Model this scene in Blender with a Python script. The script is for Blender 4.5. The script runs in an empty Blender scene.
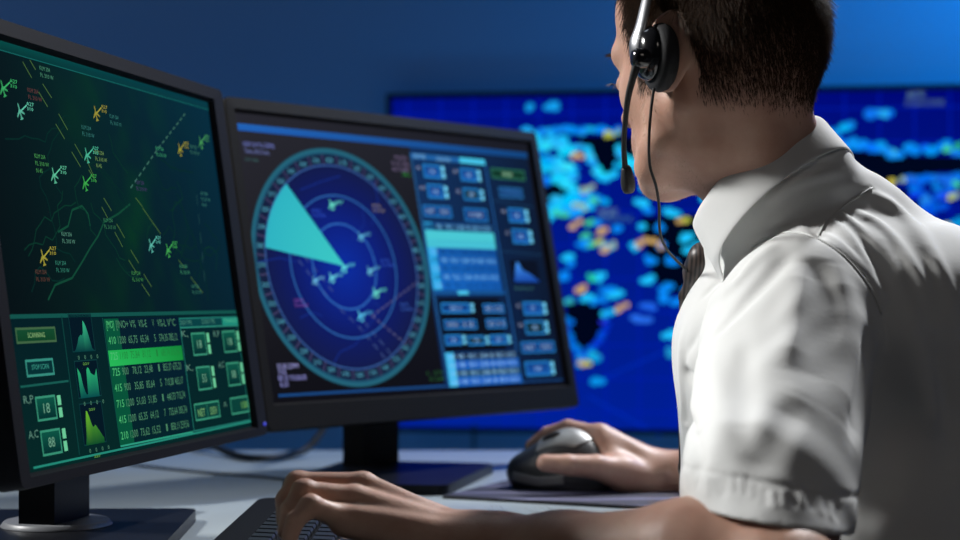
import bpy, bmesh, math, random
import numpy as np
from mathutils import Vector, Matrix

random.seed(7)
rng = np.random.default_rng(11)
scene = bpy.context.scene
COL = scene.collection

# ------------------------------------------------------------------ camera
ZC = 0.965                      # camera height above the floor
PITCH = 0.016665
FPX = 1700.0                    # focal length in pixels of a 960 wide frame
cam_data = bpy.data.cameras.new('camera')
cam_data.sensor_width = 36.0
cam_data.lens = FPX / 960.0 * 36.0
cam_data.clip_start = 0.05
cam_data.dof.use_dof = True
cam_data.dof.focus_distance = 1.48
cam_data.dof.aperture_fstop = 4.4
cam = bpy.data.objects.new('camera', cam_data)
cam.location = (0, 0, ZC)
cam.rotation_euler = (math.pi / 2 + PITCH, 0, 0)
COL.objects.link(cam)
scene.camera = cam

# ------------------------------------------------------------------ view, world, lights
scene.view_settings.view_transform = 'Standard'
scene.view_settings.look = 'None'
scene.view_settings.exposure = 0.0
scene.view_settings.gamma = 1.0
scene.view_settings.use_curve_mapping = False
world = bpy.data.worlds.new('world')
scene.world = world
world.use_nodes = True
world.node_tree.nodes['Background'].inputs[0].default_value = (0.35, 0.55, 1.0, 1)
world.node_tree.nodes['Background'].inputs[1].default_value = 0.008


def area_light(name, loc, target, size, energy, color, size_y=None, spread=180):
    d = bpy.data.lights.new(name, 'AREA')
    d.energy = energy
    d.color = color
    d.size = size
    if size_y:
        d.shape = 'RECTANGLE'
        d.size_y = size_y
    d.spread = math.radians(spread)
    o = bpy.data.objects.new(name, d)
    o.location = loc
    o.rotation_euler = (Vector(target) - Vector(loc)).to_track_quat('-Z', 'Y').to_euler()
    COL.objects.link(o)
    return o


area_light('key_softbox', (-1.70, 1.84, 2.15), (0.2, 1.22, 0.85), 0.3, 5.9, (1.0, 0.99, 0.97), spread=50)
area_light('rim_lamp', (1.02, 2.85, 2.5), (0.35, 1.5, 1.0), 0.14, 18, (0.97, 0.98, 1.0), spread=90)
area_light('blue_wall_washer', (1.55, 2.95, 2.2), (1.05, 3.34, 1.6), 0.4, 30, (0.004, 0.30, 1.0), spread=120)
area_light('blue_wall_washer_dim', (-1.6, 2.6, 2.3), (-1.3, 3.6, 1.4), 0.5, 4.2, (0.22, 0.48, 1.0), spread=150)
area_light('warm_fill', (0.9, -0.7, 2.5), (0.5, 1.3, 0.9), 0.6, 1.1, (1.0, 0.90, 0.80), spread=120)  # added weak warm fill from behind the camera, lifts the shaded side
area_light('desk_lamp_overhead', (-0.45, 2.35, 2.5), (-0.3, 2.0, 0.74), 0.5, 0.8, (0.78, 0.88, 1.0), spread=70)
area_light('low_wall_blue_fill', (0.2, 2.68, 0.60), (0.2, 3.4, 0.68), 2.2, 4.5, (0.06, 0.38, 1.0), size_y=0.04)  # added blue fill behind the desk, brightens the wall below the screen

# ------------------------------------------------------------------ small maths helpers


def V(*a):
    return np.array(a, dtype=np.float64)


def unit(a):
    a = np.asarray(a, float)
    return a / np.linalg.norm(a)


CP, SP = math.cos(PITCH), math.sin(PITCH)


def ray(x, y):
    a = (x - 480.0) / FPX
    b = -(y - 270.0) / FPX
    return V(a, CP - b * SP, SP + b * CP)


def at(x, y, Z):
    """world point on the sight line of a point of the photograph, Z metres in front of the lens"""
    d = ray(x, y)
    return V(0, 0, ZC) + d * (Z / d[1])


def lin(c):
    out = []
    for v in c:
        v = v / 255.0
        out.append(v / 12.92 if v <= 0.04045 else ((v + 0.055) / 1.055) ** 2.4)
    return tuple(out)


def tag(o, label=None, cat=None, group=None, kind=None):
    if label:
        o['label'] = label
    if cat:
        o['category'] = cat
    if group:
        o['group'] = group
    if kind:
        o['kind'] = kind
    return o


def empty(name, loc):
    o = bpy.data.objects.new(name, None)
    o.location = loc
    o.empty_display_size = 0.05
    COL.objects.link(o)
    return o


def child(o, parent):
    if parent is not None:
        o.parent = parent
        o.matrix_parent_inverse = Matrix.Translation(-Vector(parent.location)) if parent.parent is None else Matrix()
    return o


# ------------------------------------------------------------------ materials
MATS = {}


def mat(name, color, rough=0.5, metal=0.0, bump=None, sss=None, coat=0.0, spec=0.5, sheen=0.0, vary=None):
    m = bpy.data.materials.new(name)
    m.use_nodes = True
    nt = m.node_tree
    p = nt.nodes['Principled BSDF']
    p.inputs['Base Color'].default_value = (*color, 1)
    p.inputs['Roughness'].default_value = rough
    p.inputs['Metallic'].default_value = metal
    p.inputs['Specular IOR Level'].default_value = spec
    p.inputs['Coat Weight'].default_value = coat
    if sheen:
        p.inputs['Sheen Weight'].default_value = sheen
    if sss:
        p.inputs['Subsurface Weight'].default_value = sss[0]
        p.inputs['Subsurface Radius'].default_value = sss[1]
        p.inputs['Subsurface Scale'].default_value = sss[2]
    tc = nt.nodes.new('ShaderNodeTexCoord')
    if vary:
        n = nt.nodes.new('ShaderNodeTexNoise')
        n.inputs['Scale'].default_value = vary[0]
        n.inputs['Detail'].default_value = 5
        nt.links.new(tc.outputs['Object'], n.inputs['Vector'])
        r = nt.nodes.new('ShaderNodeValToRGB')
        r.color_ramp.elements[0].position = 0.3
        r.color_ramp.elements[0].color = (*[c * vary[1] for c in color], 1) if not isinstance(vary[1], tuple) else (*vary[1], 1)
        r.color_ramp.elements[1].position = 0.7
        r.color_ramp.elements[1].color = (*[min(1, c * vary[2]) for c in color], 1) if not isinstance(vary[2], tuple) else (*vary[2], 1)
        nt.links.new(n.outputs['Fac'], r.inputs['Fac'])
        nt.links.new(r.outputs['Color'], p.inputs['Base Color'])
    if bump:
        n = nt.nodes.new('ShaderNodeTexNoise')
        n.inputs['Scale'].default_value = bump[0]
        n.inputs['Detail'].default_value = 4
        nt.links.new(tc.outputs['Object'], n.inputs['Vector'])
        b = nt.nodes.new('ShaderNodeBump')
        b.inputs['Strength'].default_value = bump[1]
        b.inputs['Distance'].default_value = bump[2]
        nt.links.new(n.outputs['Fac'], b.inputs['Height'])
        nt.links.new(b.outputs['Normal'], p.inputs['Normal'])
    MATS[name] = m
    return m


M_WALL = mat('painted_wall', (0.16, 0.19, 0.24), 0.85, bump=(60, 0.08, 0.002))
M_FLOOR = mat('dark_floor', (0.05, 0.055, 0.065), 0.45, vary=(3, 0.8, 1.2))
M_DESK = mat('white_desk_laminate', (0.38, 0.43, 0.445), 0.30, spec=0.5, vary=(9, 0.97, 1.03))
M_PLASTIC = mat('black_plastic', (0.010, 0.0105, 0.014), 0.6, spec=0.05, bump=(900, 0.10, 0.0004))
M_PLASTIC_WARM = mat('black_plastic_matte', (0.010, 0.0092, 0.0085), 0.6, spec=0.10, bump=(900, 0.12, 0.0004))
M_BASE = mat('black_satin_plastic', (0.008, 0.009, 0.012), 0.35, spec=0.12)
M_GLOSSY = mat('black_gloss_plastic', (0.012, 0.012, 0.014), 0.16, coat=0.4)
M_RUBBER = mat('black_rubber', (0.012, 0.012, 0.013), 0.6)
M_FOAM = mat('black_foam', (0.010, 0.010, 0.012), 0.75, bump=(700, 0.4, 0.001))
M_SILVER = mat('silver_plastic', (0.42, 0.42, 0.42), 0.38, metal=0.55)
M_STEEL = mat('brushed_steel', (0.42, 0.43, 0.45), 0.32, metal=0.9)
M_RING = mat('pale_plastic', (0.22, 0.23, 0.25), 0.4)
M_SKIN = mat('skin', (0.52, 0.30, 0.215), 0.48, sss=(0.12, (1.0, 0.35, 0.2), 0.006), bump=(420, 0.30, 0.0009),
             vary=(38, (0.47, 0.255, 0.185), (0.57, 0.345, 0.255)))
M_SHIRT = mat('white_cotton', (0.74, 0.75, 0.74), 0.85, bump=(240, 0.10, 0.0008), sheen=0.15, spec=0.2)
M_THREAD = mat('white_thread', (0.70, 0.71, 0.70), 0.85)
M_HAIR = mat('brown_hair', (0.050, 0.026, 0.013), 0.5, spec=0.25, vary=(300, (0.026, 0.013, 0.007), (0.095, 0.050, 0.025)))
M_STUBBLE = mat('fair_stubble', (0.42, 0.27, 0.16), 0.35, spec=0.6)
M_BROW = mat('brow_hair', (0.10, 0.055, 0.03), 0.5)
M_EYE = mat('eye_white', (0.7, 0.68, 0.66), 0.15)
M_TROUSER = mat('dark_trouser_cloth', (0.02, 0.022, 0.03), 0.85, bump=(300, 0.1, 0.001))
M_LEATHER = mat('black_leather', (0.012, 0.011, 0.011), 0.35, bump=(120, 0.2, 0.001))
M_CHAIR = mat('charcoal_chair_cloth', (0.03, 0.03, 0.034), 0.9, bump=(400, 0.2, 0.001))
M_KEY = mat('black_key', (0.016, 0.018, 0.022), 0.38)
M_MOUSETOP = mat('satin_grey_plastic', (0.34, 0.34, 0.33), 0.42, metal=0.3)
M_MOUSESIDE = mat('dull_grey_plastic', (0.17, 0.165, 0.16), 0.45)
M_DARKGREY = mat('graphite_plastic', (0.035, 0.034, 0.035), 0.40, bump=(900, 0.1, 0.0004))


def tie_material():
    m = mat('woven_silk_tie', (0.03, 0.022, 0.02), 0.42)
    nt = m.node_tree
    p = nt.nodes['Principled BSDF']
    tc = nt.nodes.new('ShaderNodeTexCoord')
    w = nt.nodes.new('ShaderNodeTexWave')
    w.inputs['Scale'].default_value = 90
    w.inputs['Distortion'].default_value = 0.6
    r = nt.nodes.new('ShaderNodeValToRGB')
    r.color_ramp.elements[0].color = (0.012, 0.010, 0.010, 1)
    r.color_ramp.elements[1].color = (0.085, 0.062, 0.052, 1)
    nt.links.new(tc.outputs['Object'], w.inputs['Vector'])
    nt.links.new(w.outputs['Fac'], r.inputs['Fac'])
    nt.links.new(r.outputs['Color'], p.inputs['Base Color'])
    return m


M_TIE = tie_material()


def pad_material():
    m = mat('printed_mouse_mat', (0.03, 0.03, 0.06), 0.6)
    nt = m.node_tree
    p = nt.nodes['Principled BSDF']
    tc = nt.nodes.new('ShaderNodeTexCoord')
    w = nt.nodes.new('ShaderNodeTexWave')
    w.wave_type = 'RINGS'
    w.inputs['Scale'].default_value = 5.2
    w.inputs['Distortion'].default_value = 2.2
    w.inputs['Detail Scale'].default_value = 1.4
    r = nt.nodes.new('ShaderNodeValToRGB')
    e = r.color_ramp.elements
    e[0].position = 0.0
    e[0].color = (0.016, 0.016, 0.036, 1)
    e[1].position = 1.0
    e[1].color = (0.17, 0.17, 0.28, 1)
    a = e.new(0.86)
    a.color = (0.036, 0.032, 0.072, 1)
    b = e.new(0.5)
    b.color = (0.026, 0.025, 0.058, 1)
    nt.links.new(tc.outputs['Object'], w.inputs['Vector'])
    nt.links.new(w.outputs['Fac'], r.inputs['Fac'])
    nt.links.new(r.outputs['Color'], p.inputs['Base Color'])
    return m


M_PAD = pad_material()


def screen_material():
    m = bpy.data.materials.new('lit_screen')
    m.use_nodes = True
    nt = m.node_tree
    p = nt.nodes['Principled BSDF']
    p.inputs['Base Color'].default_value = (0.002, 0.002, 0.002, 1)
    p.inputs['Roughness'].default_value = 0.4
    p.inputs['Specular IOR Level'].default_value = 0.0
    a = nt.nodes.new('ShaderNodeAttribute')
    a.attribute_name = 'Col'
    nt.links.new(a.outputs['Color'], p.inputs['Emission Color'])
    p.inputs['Emission Strength'].default_value = 1.0
    return m


M_SCREEN = screen_material()

# ------------------------------------------------------------------ mesh helpers


def mesh_obj(name, verts, faces, m, parent=None, smooth=True):
    me = bpy.data.meshes.new(name)
    me.from_pydata([tuple(v) for v in verts], [], [tuple(f) for f in faces])
    me.materials.append(m)
    if smooth:
        me.polygons.foreach_set('use_smooth', [True] * len(me.polygons))
    me.update()
    o = bpy.data.objects.new(name, me)
    COL.objects.link(o)
    child(o, parent)
    return o


def np_mesh(name, verts, quads, m, parent=None):
    me = bpy.data.meshes.new(name)
    nv, nq, k = len(verts), len(quads), quads.shape[1]
    me.vertices.add(nv)
    me.vertices.foreach_set('co', np.asarray(verts, np.float32).ravel())
    me.loops.add(nq * k)
    me.loops.foreach_set('vertex_index', np.asarray(quads, np.int32).ravel())
    me.polygons.add(nq)
    me.polygons.foreach_set('loop_start', np.arange(nq, dtype=np.int32) * k)
    me.polygons.foreach_set('use_smooth', np.ones(nq, dtype=bool))
    me.materials.append(m)
    me.update(calc_edges=True)
    me.validate()
    o = bpy.data.objects.new(name, me)
    COL.objects.link(o)
    child(o, parent)
    return o


def bm_obj(name, bm, m, parent=None, smooth=False, bevel=0, segs=2, angle=40):
    me = bpy.data.meshes.new(name)
    if bevel:
        ed = [e for e in bm.edges if len(e.link_faces) == 2 and e.calc_face_angle(0) > math.radians(angle)]
        bmesh.ops.bevel(bm, geom=ed, offset=bevel, segments=segs, affect='EDGES', profile=0.5, clamp_overlap=True)
    bmesh.ops.recalc_face_normals(bm, faces=bm.faces)
    bm.to_mesh(me)
    bm.free()
    me.materials.append(m)
    if smooth or bevel:
        me.polygons.foreach_set('use_smooth', [True] * len(me.polygons))
        try:
            me.set_sharp_from_angle(angle=math.radians(38))
        except Exception:
            pass
    o = bpy.data.objects.new(name, me)
    COL.objects.link(o)
    child(o, parent)
    return o


def box_bm(bm, c, ax, half):
    """box with centre c, axes ax (three unit vectors) and half sizes"""
    c = np.asarray(c, float)
    vs = []
    for i in (-1, 1):
        for j in (-1, 1):
            for k in (-1, 1):
                vs.append(bm.verts.new(c + ax[0] * half[0] * i + ax[1] * half[1] * j + ax[2] * half[2] * k))
    for f in ((0, 1, 3, 2), (4, 6, 7, 5), (0, 4, 5, 1), (2, 3, 7, 6), (0, 2, 6, 4), (1, 5, 7, 3)):
        bm.faces.new([vs[i] for i in f])
    return vs


AXES = (V(1, 0, 0), V(0, 1, 0), V(0, 0, 1))


def prism_bm(bm, pts, z0, z1):
    lo = [bm.verts.new((p[0], p[1], z0)) for p in pts]
    hi = [bm.verts.new((p[0], p[1], z1)) for p in pts]
    n = len(pts)
    bm.faces.new(hi)
    bm.faces.new(lo[::-1])
    for i in range(n):
        bm.faces.new([lo[i], lo[(i + 1) % n], hi[(i + 1) % n], hi[i]])


def rounded_poly(pts, r, n=6):
    out = []
    k = len(pts)
    for i in range(k):
        p = np.asarray(pts[i], float)
        a = unit(np.asarray(pts[i - 1], float) - p)
        b = unit(np.asarray(pts[(i + 1) % k], float) - p)
        s, e = p + a * r, p + b * r
        for j in range(n + 1):
            t = j / n
            out.append((1 - t) ** 2 * s + 2 * t * (1 - t) * p + t ** 2 * e)
    return out


def spline(pts, n=8):
    """Catmull-Rom through the points"""
    P = [np.asarray(p, float) for p in pts]
    P = [2 * P[0] - P[1]] + P + [2 * P[-1] - P[-2]]
    out = []
    for i in range(1, len(P) - 2):
        for j in range(n):
            t = j / n
            a, b, c, d = P[i - 1], P[i], P[i + 1], P[i + 2]
            out.append(0.5 * (2 * b + (c - a) * t + (2 * a - 5 * b + 4 * c - d) * t * t + (3 * b - a - 3 * c + d) * t ** 3))
    out.append(P[-2])
    return np.array(out)


def tube(name, pts, r, m, parent=None, sides=10, flat=None):
    """swept tube; r a number or a list; flat=(vector, a, b) sweeps an ellipse whose a axis follows the vector"""
    pts = np.asarray(pts, float)
    n = len(pts)
    rr = np.full(n, r) if np.isscalar(r) else np.interp(np.linspace(0, 1, n), np.linspace(0, 1, len(r)), r)
    tg = np.gradient(pts, axis=0)
    tg /= np.linalg.norm(tg, axis=1)[:, None]
    up = V(0.13, 0.37, 0.92) if flat is None else np.asarray(flat[0], float)
    verts, faces = [], []
    for i in range(n):
        a = up - tg[i] * (up @ tg[i])
        a = unit(a)
        if flat is None:
            up = a
        b = np.cross(tg[i], a)
        sa, sb = (1, 1) if flat is None else (flat[1], flat[2])
        for j in range(sides):
            t = 2 * math.pi * j / sides
            verts.append(pts[i] + rr[i] * (a * math.cos(t) * sa + b * math.sin(t) * sb))
    for i in range(n - 1):
        for j in range(sides):
            k = (j + 1) % sides
            faces.append((i * sides + j, i * sides + k, (i + 1) * sides + k, (i + 1) * sides + j))
    faces.append(tuple(range(sides))[::-1])
    faces.append(tuple((n - 1) * sides + j for j in range(sides)))
    return mesh_obj(name, verts, faces, m, parent)


# ------------------------------------------------------------------ signed distance sculpting


def cap(P, a, b, ra, rb):
    a = a.astype(np.float32) if isinstance(a, np.ndarray) else np.array(a, np.float32)
    b = np.asarray(b, np.float32)
    ab = b - a
    d = P - a
    t = np.clip(d @ ab / max(float(ab @ ab), 1e-12), 0, 1)
    d = d - t[:, None] * ab
    return np.sqrt(np.einsum('ij,ij->i', d, d)) - (ra + (rb - ra) * t)


def ell(P, c, R, r):
    q = (P - np.asarray(c, np.float32)) @ np.asarray(R, np.float32).T
    r = np.asarray(r, np.float32)
    a = q / r
    b = a / r
    k0 = np.sqrt(np.einsum('ij,ij->i', a, a))
    k1 = np.sqrt(np.einsum('ij,ij->i', b, b)) + 1e-9
    return k0 * (k0 - 1.0) / k1


def smin(a, b, k):
    h = np.clip(0.5 + 0.5 * (b - a) / k, 0, 1)
    return b * (1 - h) + a * h - k * h * (1 - h)


def smax(a, b, k):
    return -smin(-a, -b, k)


def ev(f, P, chunk=400000):
    P = np.asarray(P, np.float32)
    if len(P) <= chunk:
        return f(P)
    return np.concatenate([f(P[i:i + chunk]) for i in range(0, len(P), chunk)])


CORN = np.array([(i, j, k) for i in (0, 1) for j in (0, 1) for k in (0, 1)])
EDG = [(a, b) for a in range(8) for b in range(a + 1, 8) if np.abs(CORN[a] - CORN[b]).sum() == 1]


def sdf_mesh(f, lo, hi, h, project=2):
    """surface nets over the blocks near the surface"""
    B = 8
    lo = np.asarray(lo, float)
    hi = np.asarray(hi, float)
    nb = np.ceil((hi - lo) / (B * h)).astype(int)
    gi = np.stack(np.meshgrid(*[np.arange(n) for n in nb], indexing='ij'), -1).reshape(-1, 3)
    cen = lo + (gi + 0.5) * B * h
    d = ev(f, cen)
    gi = gi[np.abs(d) < B * h * 0.87 * 1.45 + 0.004]
    N = nb * B + 2
    loc = np.stack(np.meshgrid(*[np.arange(9)] * 3, indexing='ij'), -1).reshape(-1, 3)
    VK, VP, Q = [], [], []

    def key(i):
        return (i[..., 0].astype(np.int64) * N[1] + i[..., 1]) * N[2] + i[..., 2]
    quads = []
    for s in range(0, len(gi), 500):
        g = gi[s:s + 500]
        idx = g[:, None, :] * B + loc[None]
        D = ev(f, (lo + idx.reshape(-1, 3) * h)).reshape(len(g), 9, 9, 9)
        I = idx.reshape(len(g), 9, 9, 9, 3)
        C = np.stack([D[:, c[0]:c[0] + 8, c[1]:c[1] + 8, c[2]:c[2] + 8] for c in CORN], -1).reshape(-1, 8)
        base = I[:, :8, :8, :8].reshape(-1, 3)
        ins = C < 0
        act = ins.any(1) & ~ins.all(1)
        C, bs, ins = C[act], base[act], ins[act]
        acc = np.zeros((len(C), 3))
        cnt = np.zeros(len(C))
        for a, b in EDG:
            x = ins[:, a] != ins[:, b]
            t = C[x, a] / (C[x, a] - C[x, b])
            acc[x] += CORN[a] + (CORN[b] - CORN[a]) * t[:, None]
            cnt[x] += 1
        VK.append(key(bs))
        VP.append(lo + (bs + acc / cnt[:, None]) * h)
        for ax in range(3):
            e = np.zeros(3, int)
            e[ax] = 1
            d0 = D[:, :8, :8, :8]
            d1 = D[:, e[0]:8 + e[0], e[1]:8 + e[1], e[2]:8 + e[2]]
            x = (d0 < 0) != (d1 < 0)
            p = I[:, :8, :8, :8][x]
            u, v = np.zeros(3, int), np.zeros(3, int)
            u[(ax + 1) % 3] = 1
            v[(ax + 2) % 3] = 1
            qk = np.stack([key(p - u - v), key(p - v), key(p), key(p - u)], 1)
            fl = (d0 < 0)[x]
            qk[~fl] = qk[~fl][:, ::-1]
            Q.append(qk)
    VK = np.concatenate(VK)
    VP = np.concatenate(VP)
    Q = np.concatenate(Q)
    o = np.argsort(VK)
    VK, VP = VK[o], VP[o]
    pos = np.searchsorted(VK, Q)
    pos = np.clip(pos, 0, len(VK) - 1)
    ok = (VK[pos] == Q).all(1)
    Q = pos[ok]
    for _ in range(project):
        g, d = sdf_grad(f, VP, h * 0.4)
        st = d[:, None] * g
        l = np.linalg.norm(st, axis=1)
        st *= np.minimum(1, h * 0.6 / np.maximum(l, 1e-9))[:, None]
        VP = VP - st
    return VP, Q


def sdf_grad(f, P, e):
    k = np.array([(1, -1, -1), (-1, -1, 1), (-1, 1, -1), (1, 1, 1)], float)
    vals = [ev(f, P + kk * e) for kk in k]
    g = sum(v[:, None] * kk for v, kk in zip(vals, k))
    g /= np.maximum(np.linalg.norm(g, axis=1), 1e-9)[:, None]
    return g, np.mean(vals, axis=0)


def march(f, o, d, t0, t1):
    """first surface point along a ray"""
    t = t0
    d = unit(d)
    for _ in range(400):
        v = float(f((o + d * t)[None].astype(np.float32))[0])
        if v < 0.0003:
            return o + d * t
        t += max(v * 0.6, 0.0004)
        if t > t1:
            return None
    return o + d * t


# ------------------------------------------------------------------ the room
DESK_Z = ZC - 0.225
TVL = V(-0.1935, 3.5, 0)
TVD = unit(V(1.136, -0.163, 0))          # along the screen wall, left to right
TVN = V(TVD[1], -TVD[0], 0)              # out of the wall, towards the room
WALL0 = TVL - TVN * 0.085


def wall_quad(name, a, b, z0, z1, thick, n):
    bm = bmesh.new()
    c = (a + b) / 2 - n * thick / 2
    box_bm(bm, V(c[0], c[1], (z0 + z1) / 2), (unit(b - a), n, V(0, 0, 1)), (np.linalg.norm(b - a) / 2, thick / 2, (z1 - z0) / 2))
    return tag(bm_obj(name, bm, M_WALL), kind='structure')


WA = WALL0 - TVD * 2.6
WB = WALL0 + TVD * 3.2
wall_quad('wall_back', WA, WB, 0, 2.9, 0.1, TVN)
wall_quad('wall_left', WA - TVN * 0.0, WA + TVN * 4.6, 0, 2.9, 0.1, TVD)
wall_quad('wall_right', WB + TVN * 4.6, WB, 0, 2.9, 0.1, -TVD)
bm = bmesh.new()
cc = (WA + WB) / 2 + TVN * 2.3
box_bm(bm, V(cc[0], cc[1], -0.05), (TVD, TVN, V(0, 0, 1)), (2.95, 2.35, 0.05))
tag(bm_obj('floor', bm, M_FLOOR), kind='structure')
bm = bmesh.new()
c = (WA + WB) / 2 + TVN * 0.008
box_bm(bm, V(c[0], c[1], 0.05), (TVD, TVN, V(0, 0, 1)), (2.9, 0.008, 0.05))
tag(bm_obj('baseboard_back', bm, M_PLASTIC), kind='structure')

# ------------------------------------------------------------------ the long white desk
desk = empty('desk', (-0.2, 1.7, 0))
tag(desk, 'long white desk carrying the monitors, keyboard and mouse', 'desk')
outline = rounded_poly([(-1.25, 2.52), (-1.25, 0.55), (-0.27, 0.55), (0.305, 1.56), (0.86, 2.52)], 0.03)
bm = bmesh.new()
prism_bm(bm, outline, DESK_Z - 0.03, DESK_Z)
bm_obj('desktop', bm, M_DESK, desk, bevel=0.002)
for x, y in ((-1.15, 2.42), (-1.15, 0.7), (-0.35, 0.7), (0.66, 2.42)):
    bm = bmesh.new()
    box_bm(bm, V(x, y, (DESK_Z - 0.03) / 2), AXES, (0.03, 0.03, (DESK_Z - 0.03) / 2))
    bm_obj('leg', bm, M_STEEL, desk, bevel=0.003)

# ------------------------------------------------------------------ screens: flat pictures built on the panel


class Panel:
    dim = 1.0

    """picture on a flat panel: everything is laid out in metres (u, v) on the panel's own plane"""

    def __init__(self, c, r, up, n):
        self.c, self.r, self.up, self.n = c, r, up, n
        self.v, self.f, self.col = [], [], []
        self.texts = []

    def uv(self, x, y):
        d = ray(x, y)
        o = V(0, 0, ZC)
        t = ((self.c - o) @ self.n) / (d @ self.n)
        q = o + d * t - self.c
        return np.array([q @ self.r, q @ self.up])

    def poly(self, pts, col, layer, cols=None):
        b = len(self.v)
        for p in pts:
            self.v.append(self.c + self.r * p[0] + self.up * p[1] + self.n * layer * 0.00016)
        self.f.append(tuple(range(b, b + len(pts))))
        self.col.append([tuple(v * self.dim for v in lin(c)) for c in (cols or [col] * len(pts))])

    def rect(self, a, b, col, layer, cols=None):
        u0, u1 = sorted((a[0], b[0]))
        v0, v1 = sorted((a[1], b[1]))
        self.poly([(u0, v0), (u1, v0), (u1, v1), (u0, v1)], col, layer, cols)

    def frame(self, a, b, w, col, layer):
        u0, u1 = sorted((a[0], b[0]))
        v0, v1 = sorted((a[1], b[1]))
        self.rect((u0, v0), (u1, v0 + w), col, layer)
        self.rect((u0, v1 - w), (u1, v1), col, layer)
        self.rect((u0, v0), (u0 + w, v1), col, layer)
        self.rect((u1 - w, v0), (u1, v1), col, layer)

    def line(self, pts, w, col, layer, dash=None):
        pts = [np.asarray(p, float) for p in pts]
        for a, b in zip(pts[:-1], pts[1:]):
            L = np.linalg.norm(b - a)
            if L < 1e-6:
                continue
            d = (b - a) / L
            s = np.array([-d[1], d[0]]) * w / 2
            k = max(1, int(L / dash)) if dash else 1
            for i in range(k):
                p, q = a + d * L * i / k, a + d * L * (i + (0.55 if dash else 1)) / k
                self.poly([p - s, q - s, q + s, p + s], col, layer)

    def ring(self, c, r0, r1, col, layer, a0=0, a1=2 * math.pi, n=96, col2=None):
        for i in range(n):
            t0, t1 = a0 + (a1 - a0) * i / n, a0 + (a1 - a0) * (i + 1) / n
            e0, e1 = np.array([math.cos(t0), math.sin(t0)]), np.array([math.cos(t1), math.sin(t1)])
            self.poly([c + e0 * r0, c + e0 * r1, c + e1 * r1, c + e1 * r0], col, layer,
                      [col, col2, col2, col] if col2 else None)

    def disc(self, c, rx, ry, col, layer, n=14):
        self.poly([(c[0] + rx * math.cos(2 * math.pi * i / n), c[1] + ry * math.sin(2 * math.pi * i / n)) for i in range(n)], col, layer)

    def text(self, s, a, width, height, col, layer, slant=(1, 0)):
        """a = left end of the baseline"""
        self.texts.append((s, np.asarray(a, float), width, height, col, layer, np.asarray(slant, float)))

    def text_px(self, s, x0, y0, x1, y1, hpx, col, layer):
        a, b = self.uv(x0, y0), self.uv(x1, y1)
        h = self.uv(x0, y0 - hpx)[1] - a[1]
        self.text(s, a, b[0] - a[0], h, col, layer)

    def plane_icon(self, c, s, col, layer, ang=0.5):
        ca, sa = math.cos(ang), math.sin(ang)

        def T(p):
            return (c[0] + s * (p[0] * ca - p[1] * sa), c[1] + s * (p[0] * sa + p[1] * ca))
        self.poly([T(p) for p in ((-.12, -.9), (.12, -.9), (.12, .9), (0, 1.1), (-.12, .9))], col, layer)
        self.poly([T(p) for p in ((-.1, .35), (-1, -.35), (-1, -.55), (-.1, -.1))], col, layer)
        self.poly([T(p) for p in ((.1, .35), (.1, -.1), (1, -.55), (1, -.35))], col, layer)
        self.poly([T(p) for p in ((-.1, -.6), (-.45, -.95), (.45, -.95), (.1, -.6))], col, layer)

    def hist(self, a, b, prof, top, bot, layer):
        """filled profile between the corners a (bottom left) and b (top right)"""
        n = len(prof) - 1
        for i in range(n):
            u0, u1 = a[0] + (b[0] - a[0]) * i / n, a[0] + (b[0] - a[0]) * (i + 1) / n
            h0, h1 = prof[i], prof[i + 1]
            mix = lambda h: tuple(bot[k] + (top[k] - bot[k]) * h for k in range(3))
            self.poly([(u0, a[1]), (u1, a[1]), (u1, a[1] + (b[1] - a[1]) * h1), (u0, a[1] + (b[1] - a[1]) * h0)], top, layer,
                      [bot, bot, mix(h1), mix(h0)])

    def build(self, name, parent):
        if self.texts:
            tmp = []
            for (s, a, w, h, col, layer, sl) in self.texts:
                cu = bpy.data.curves.new('t', 'FONT')
                cu.body = s
                cu.resolution_u = 2
                o = bpy.data.objects.new('t', cu)
                COL.objects.link(o)
                tmp.append(o)
            bpy.context.view_layer.update()
            dg = bpy.context.evaluated_depsgraph_get()
            for o, (s, a, w, h, col, layer, sl) in zip(tmp, self.texts):
                e = o.evaluated_get(dg)
                me = e.to_mesh()
                if len(me.vertices):
                    X = np.array([v.co[:2] for v in me.vertices])
                    x0, x1 = X[:, 0].min(), X[:, 0].max()
                    sx, sy = w / max(x1 - x0, 1e-6), h / 0.69
                    base = len(self.v)
                    for q in X:
                        p = a + np.array([(q[0] - x0) * sx, q[1] * sy + (q[0] - x0) * sx * sl[1]])
                        self.v.append(self.c + self.r * p[0] + self.up * p[1] + self.n * layer * 0.00016)
                    for pl in me.polygons:
                        self.f.append(tuple(base + i for i in pl.vertices))
                        self.col.append([tuple(v * self.dim for v in lin(col))] * len(pl.vertices))
                e.to_mesh_clear()
            for o in tmp:
                cu = o.data
                bpy.data.objects.remove(o)
                bpy.data.curves.remove(cu)
        o = mesh_obj(name, self.v, self.f, M_SCREEN, parent, smooth=False)
        me = o.data
        at_ = me.color_attributes.new('Col', 'FLOAT_COLOR', 'CORNER')
        flat = []
        for c in self.col:
            for q in c:
                flat += [q[0], q[1], q[2], 1.0]
        at_.data.foreach_set('color', flat)
        # every facet must look out of the panel
        n = Vector(self.n)
        flip = [p.index for p in me.polygons if p.normal.dot(n) < 0]
        return o


def basis(yaw, tilt):
    r = V(math.cos(yaw), math.sin(yaw), 0)
    n0 = V(math.sin(yaw), -math.cos(yaw), 0)
    up = V(0, 0, 1) * math.cos(tilt) - n0 * math.sin(tilt)
    n = np.cross(r, up)
    return r, up, n, n0


def rr_pts(u0, u1, v0, v1, r, n=5):
    return rounded_poly([(u0, v0), (u1, v0), (u1, v1), (u0, v1)], r, n)


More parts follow.
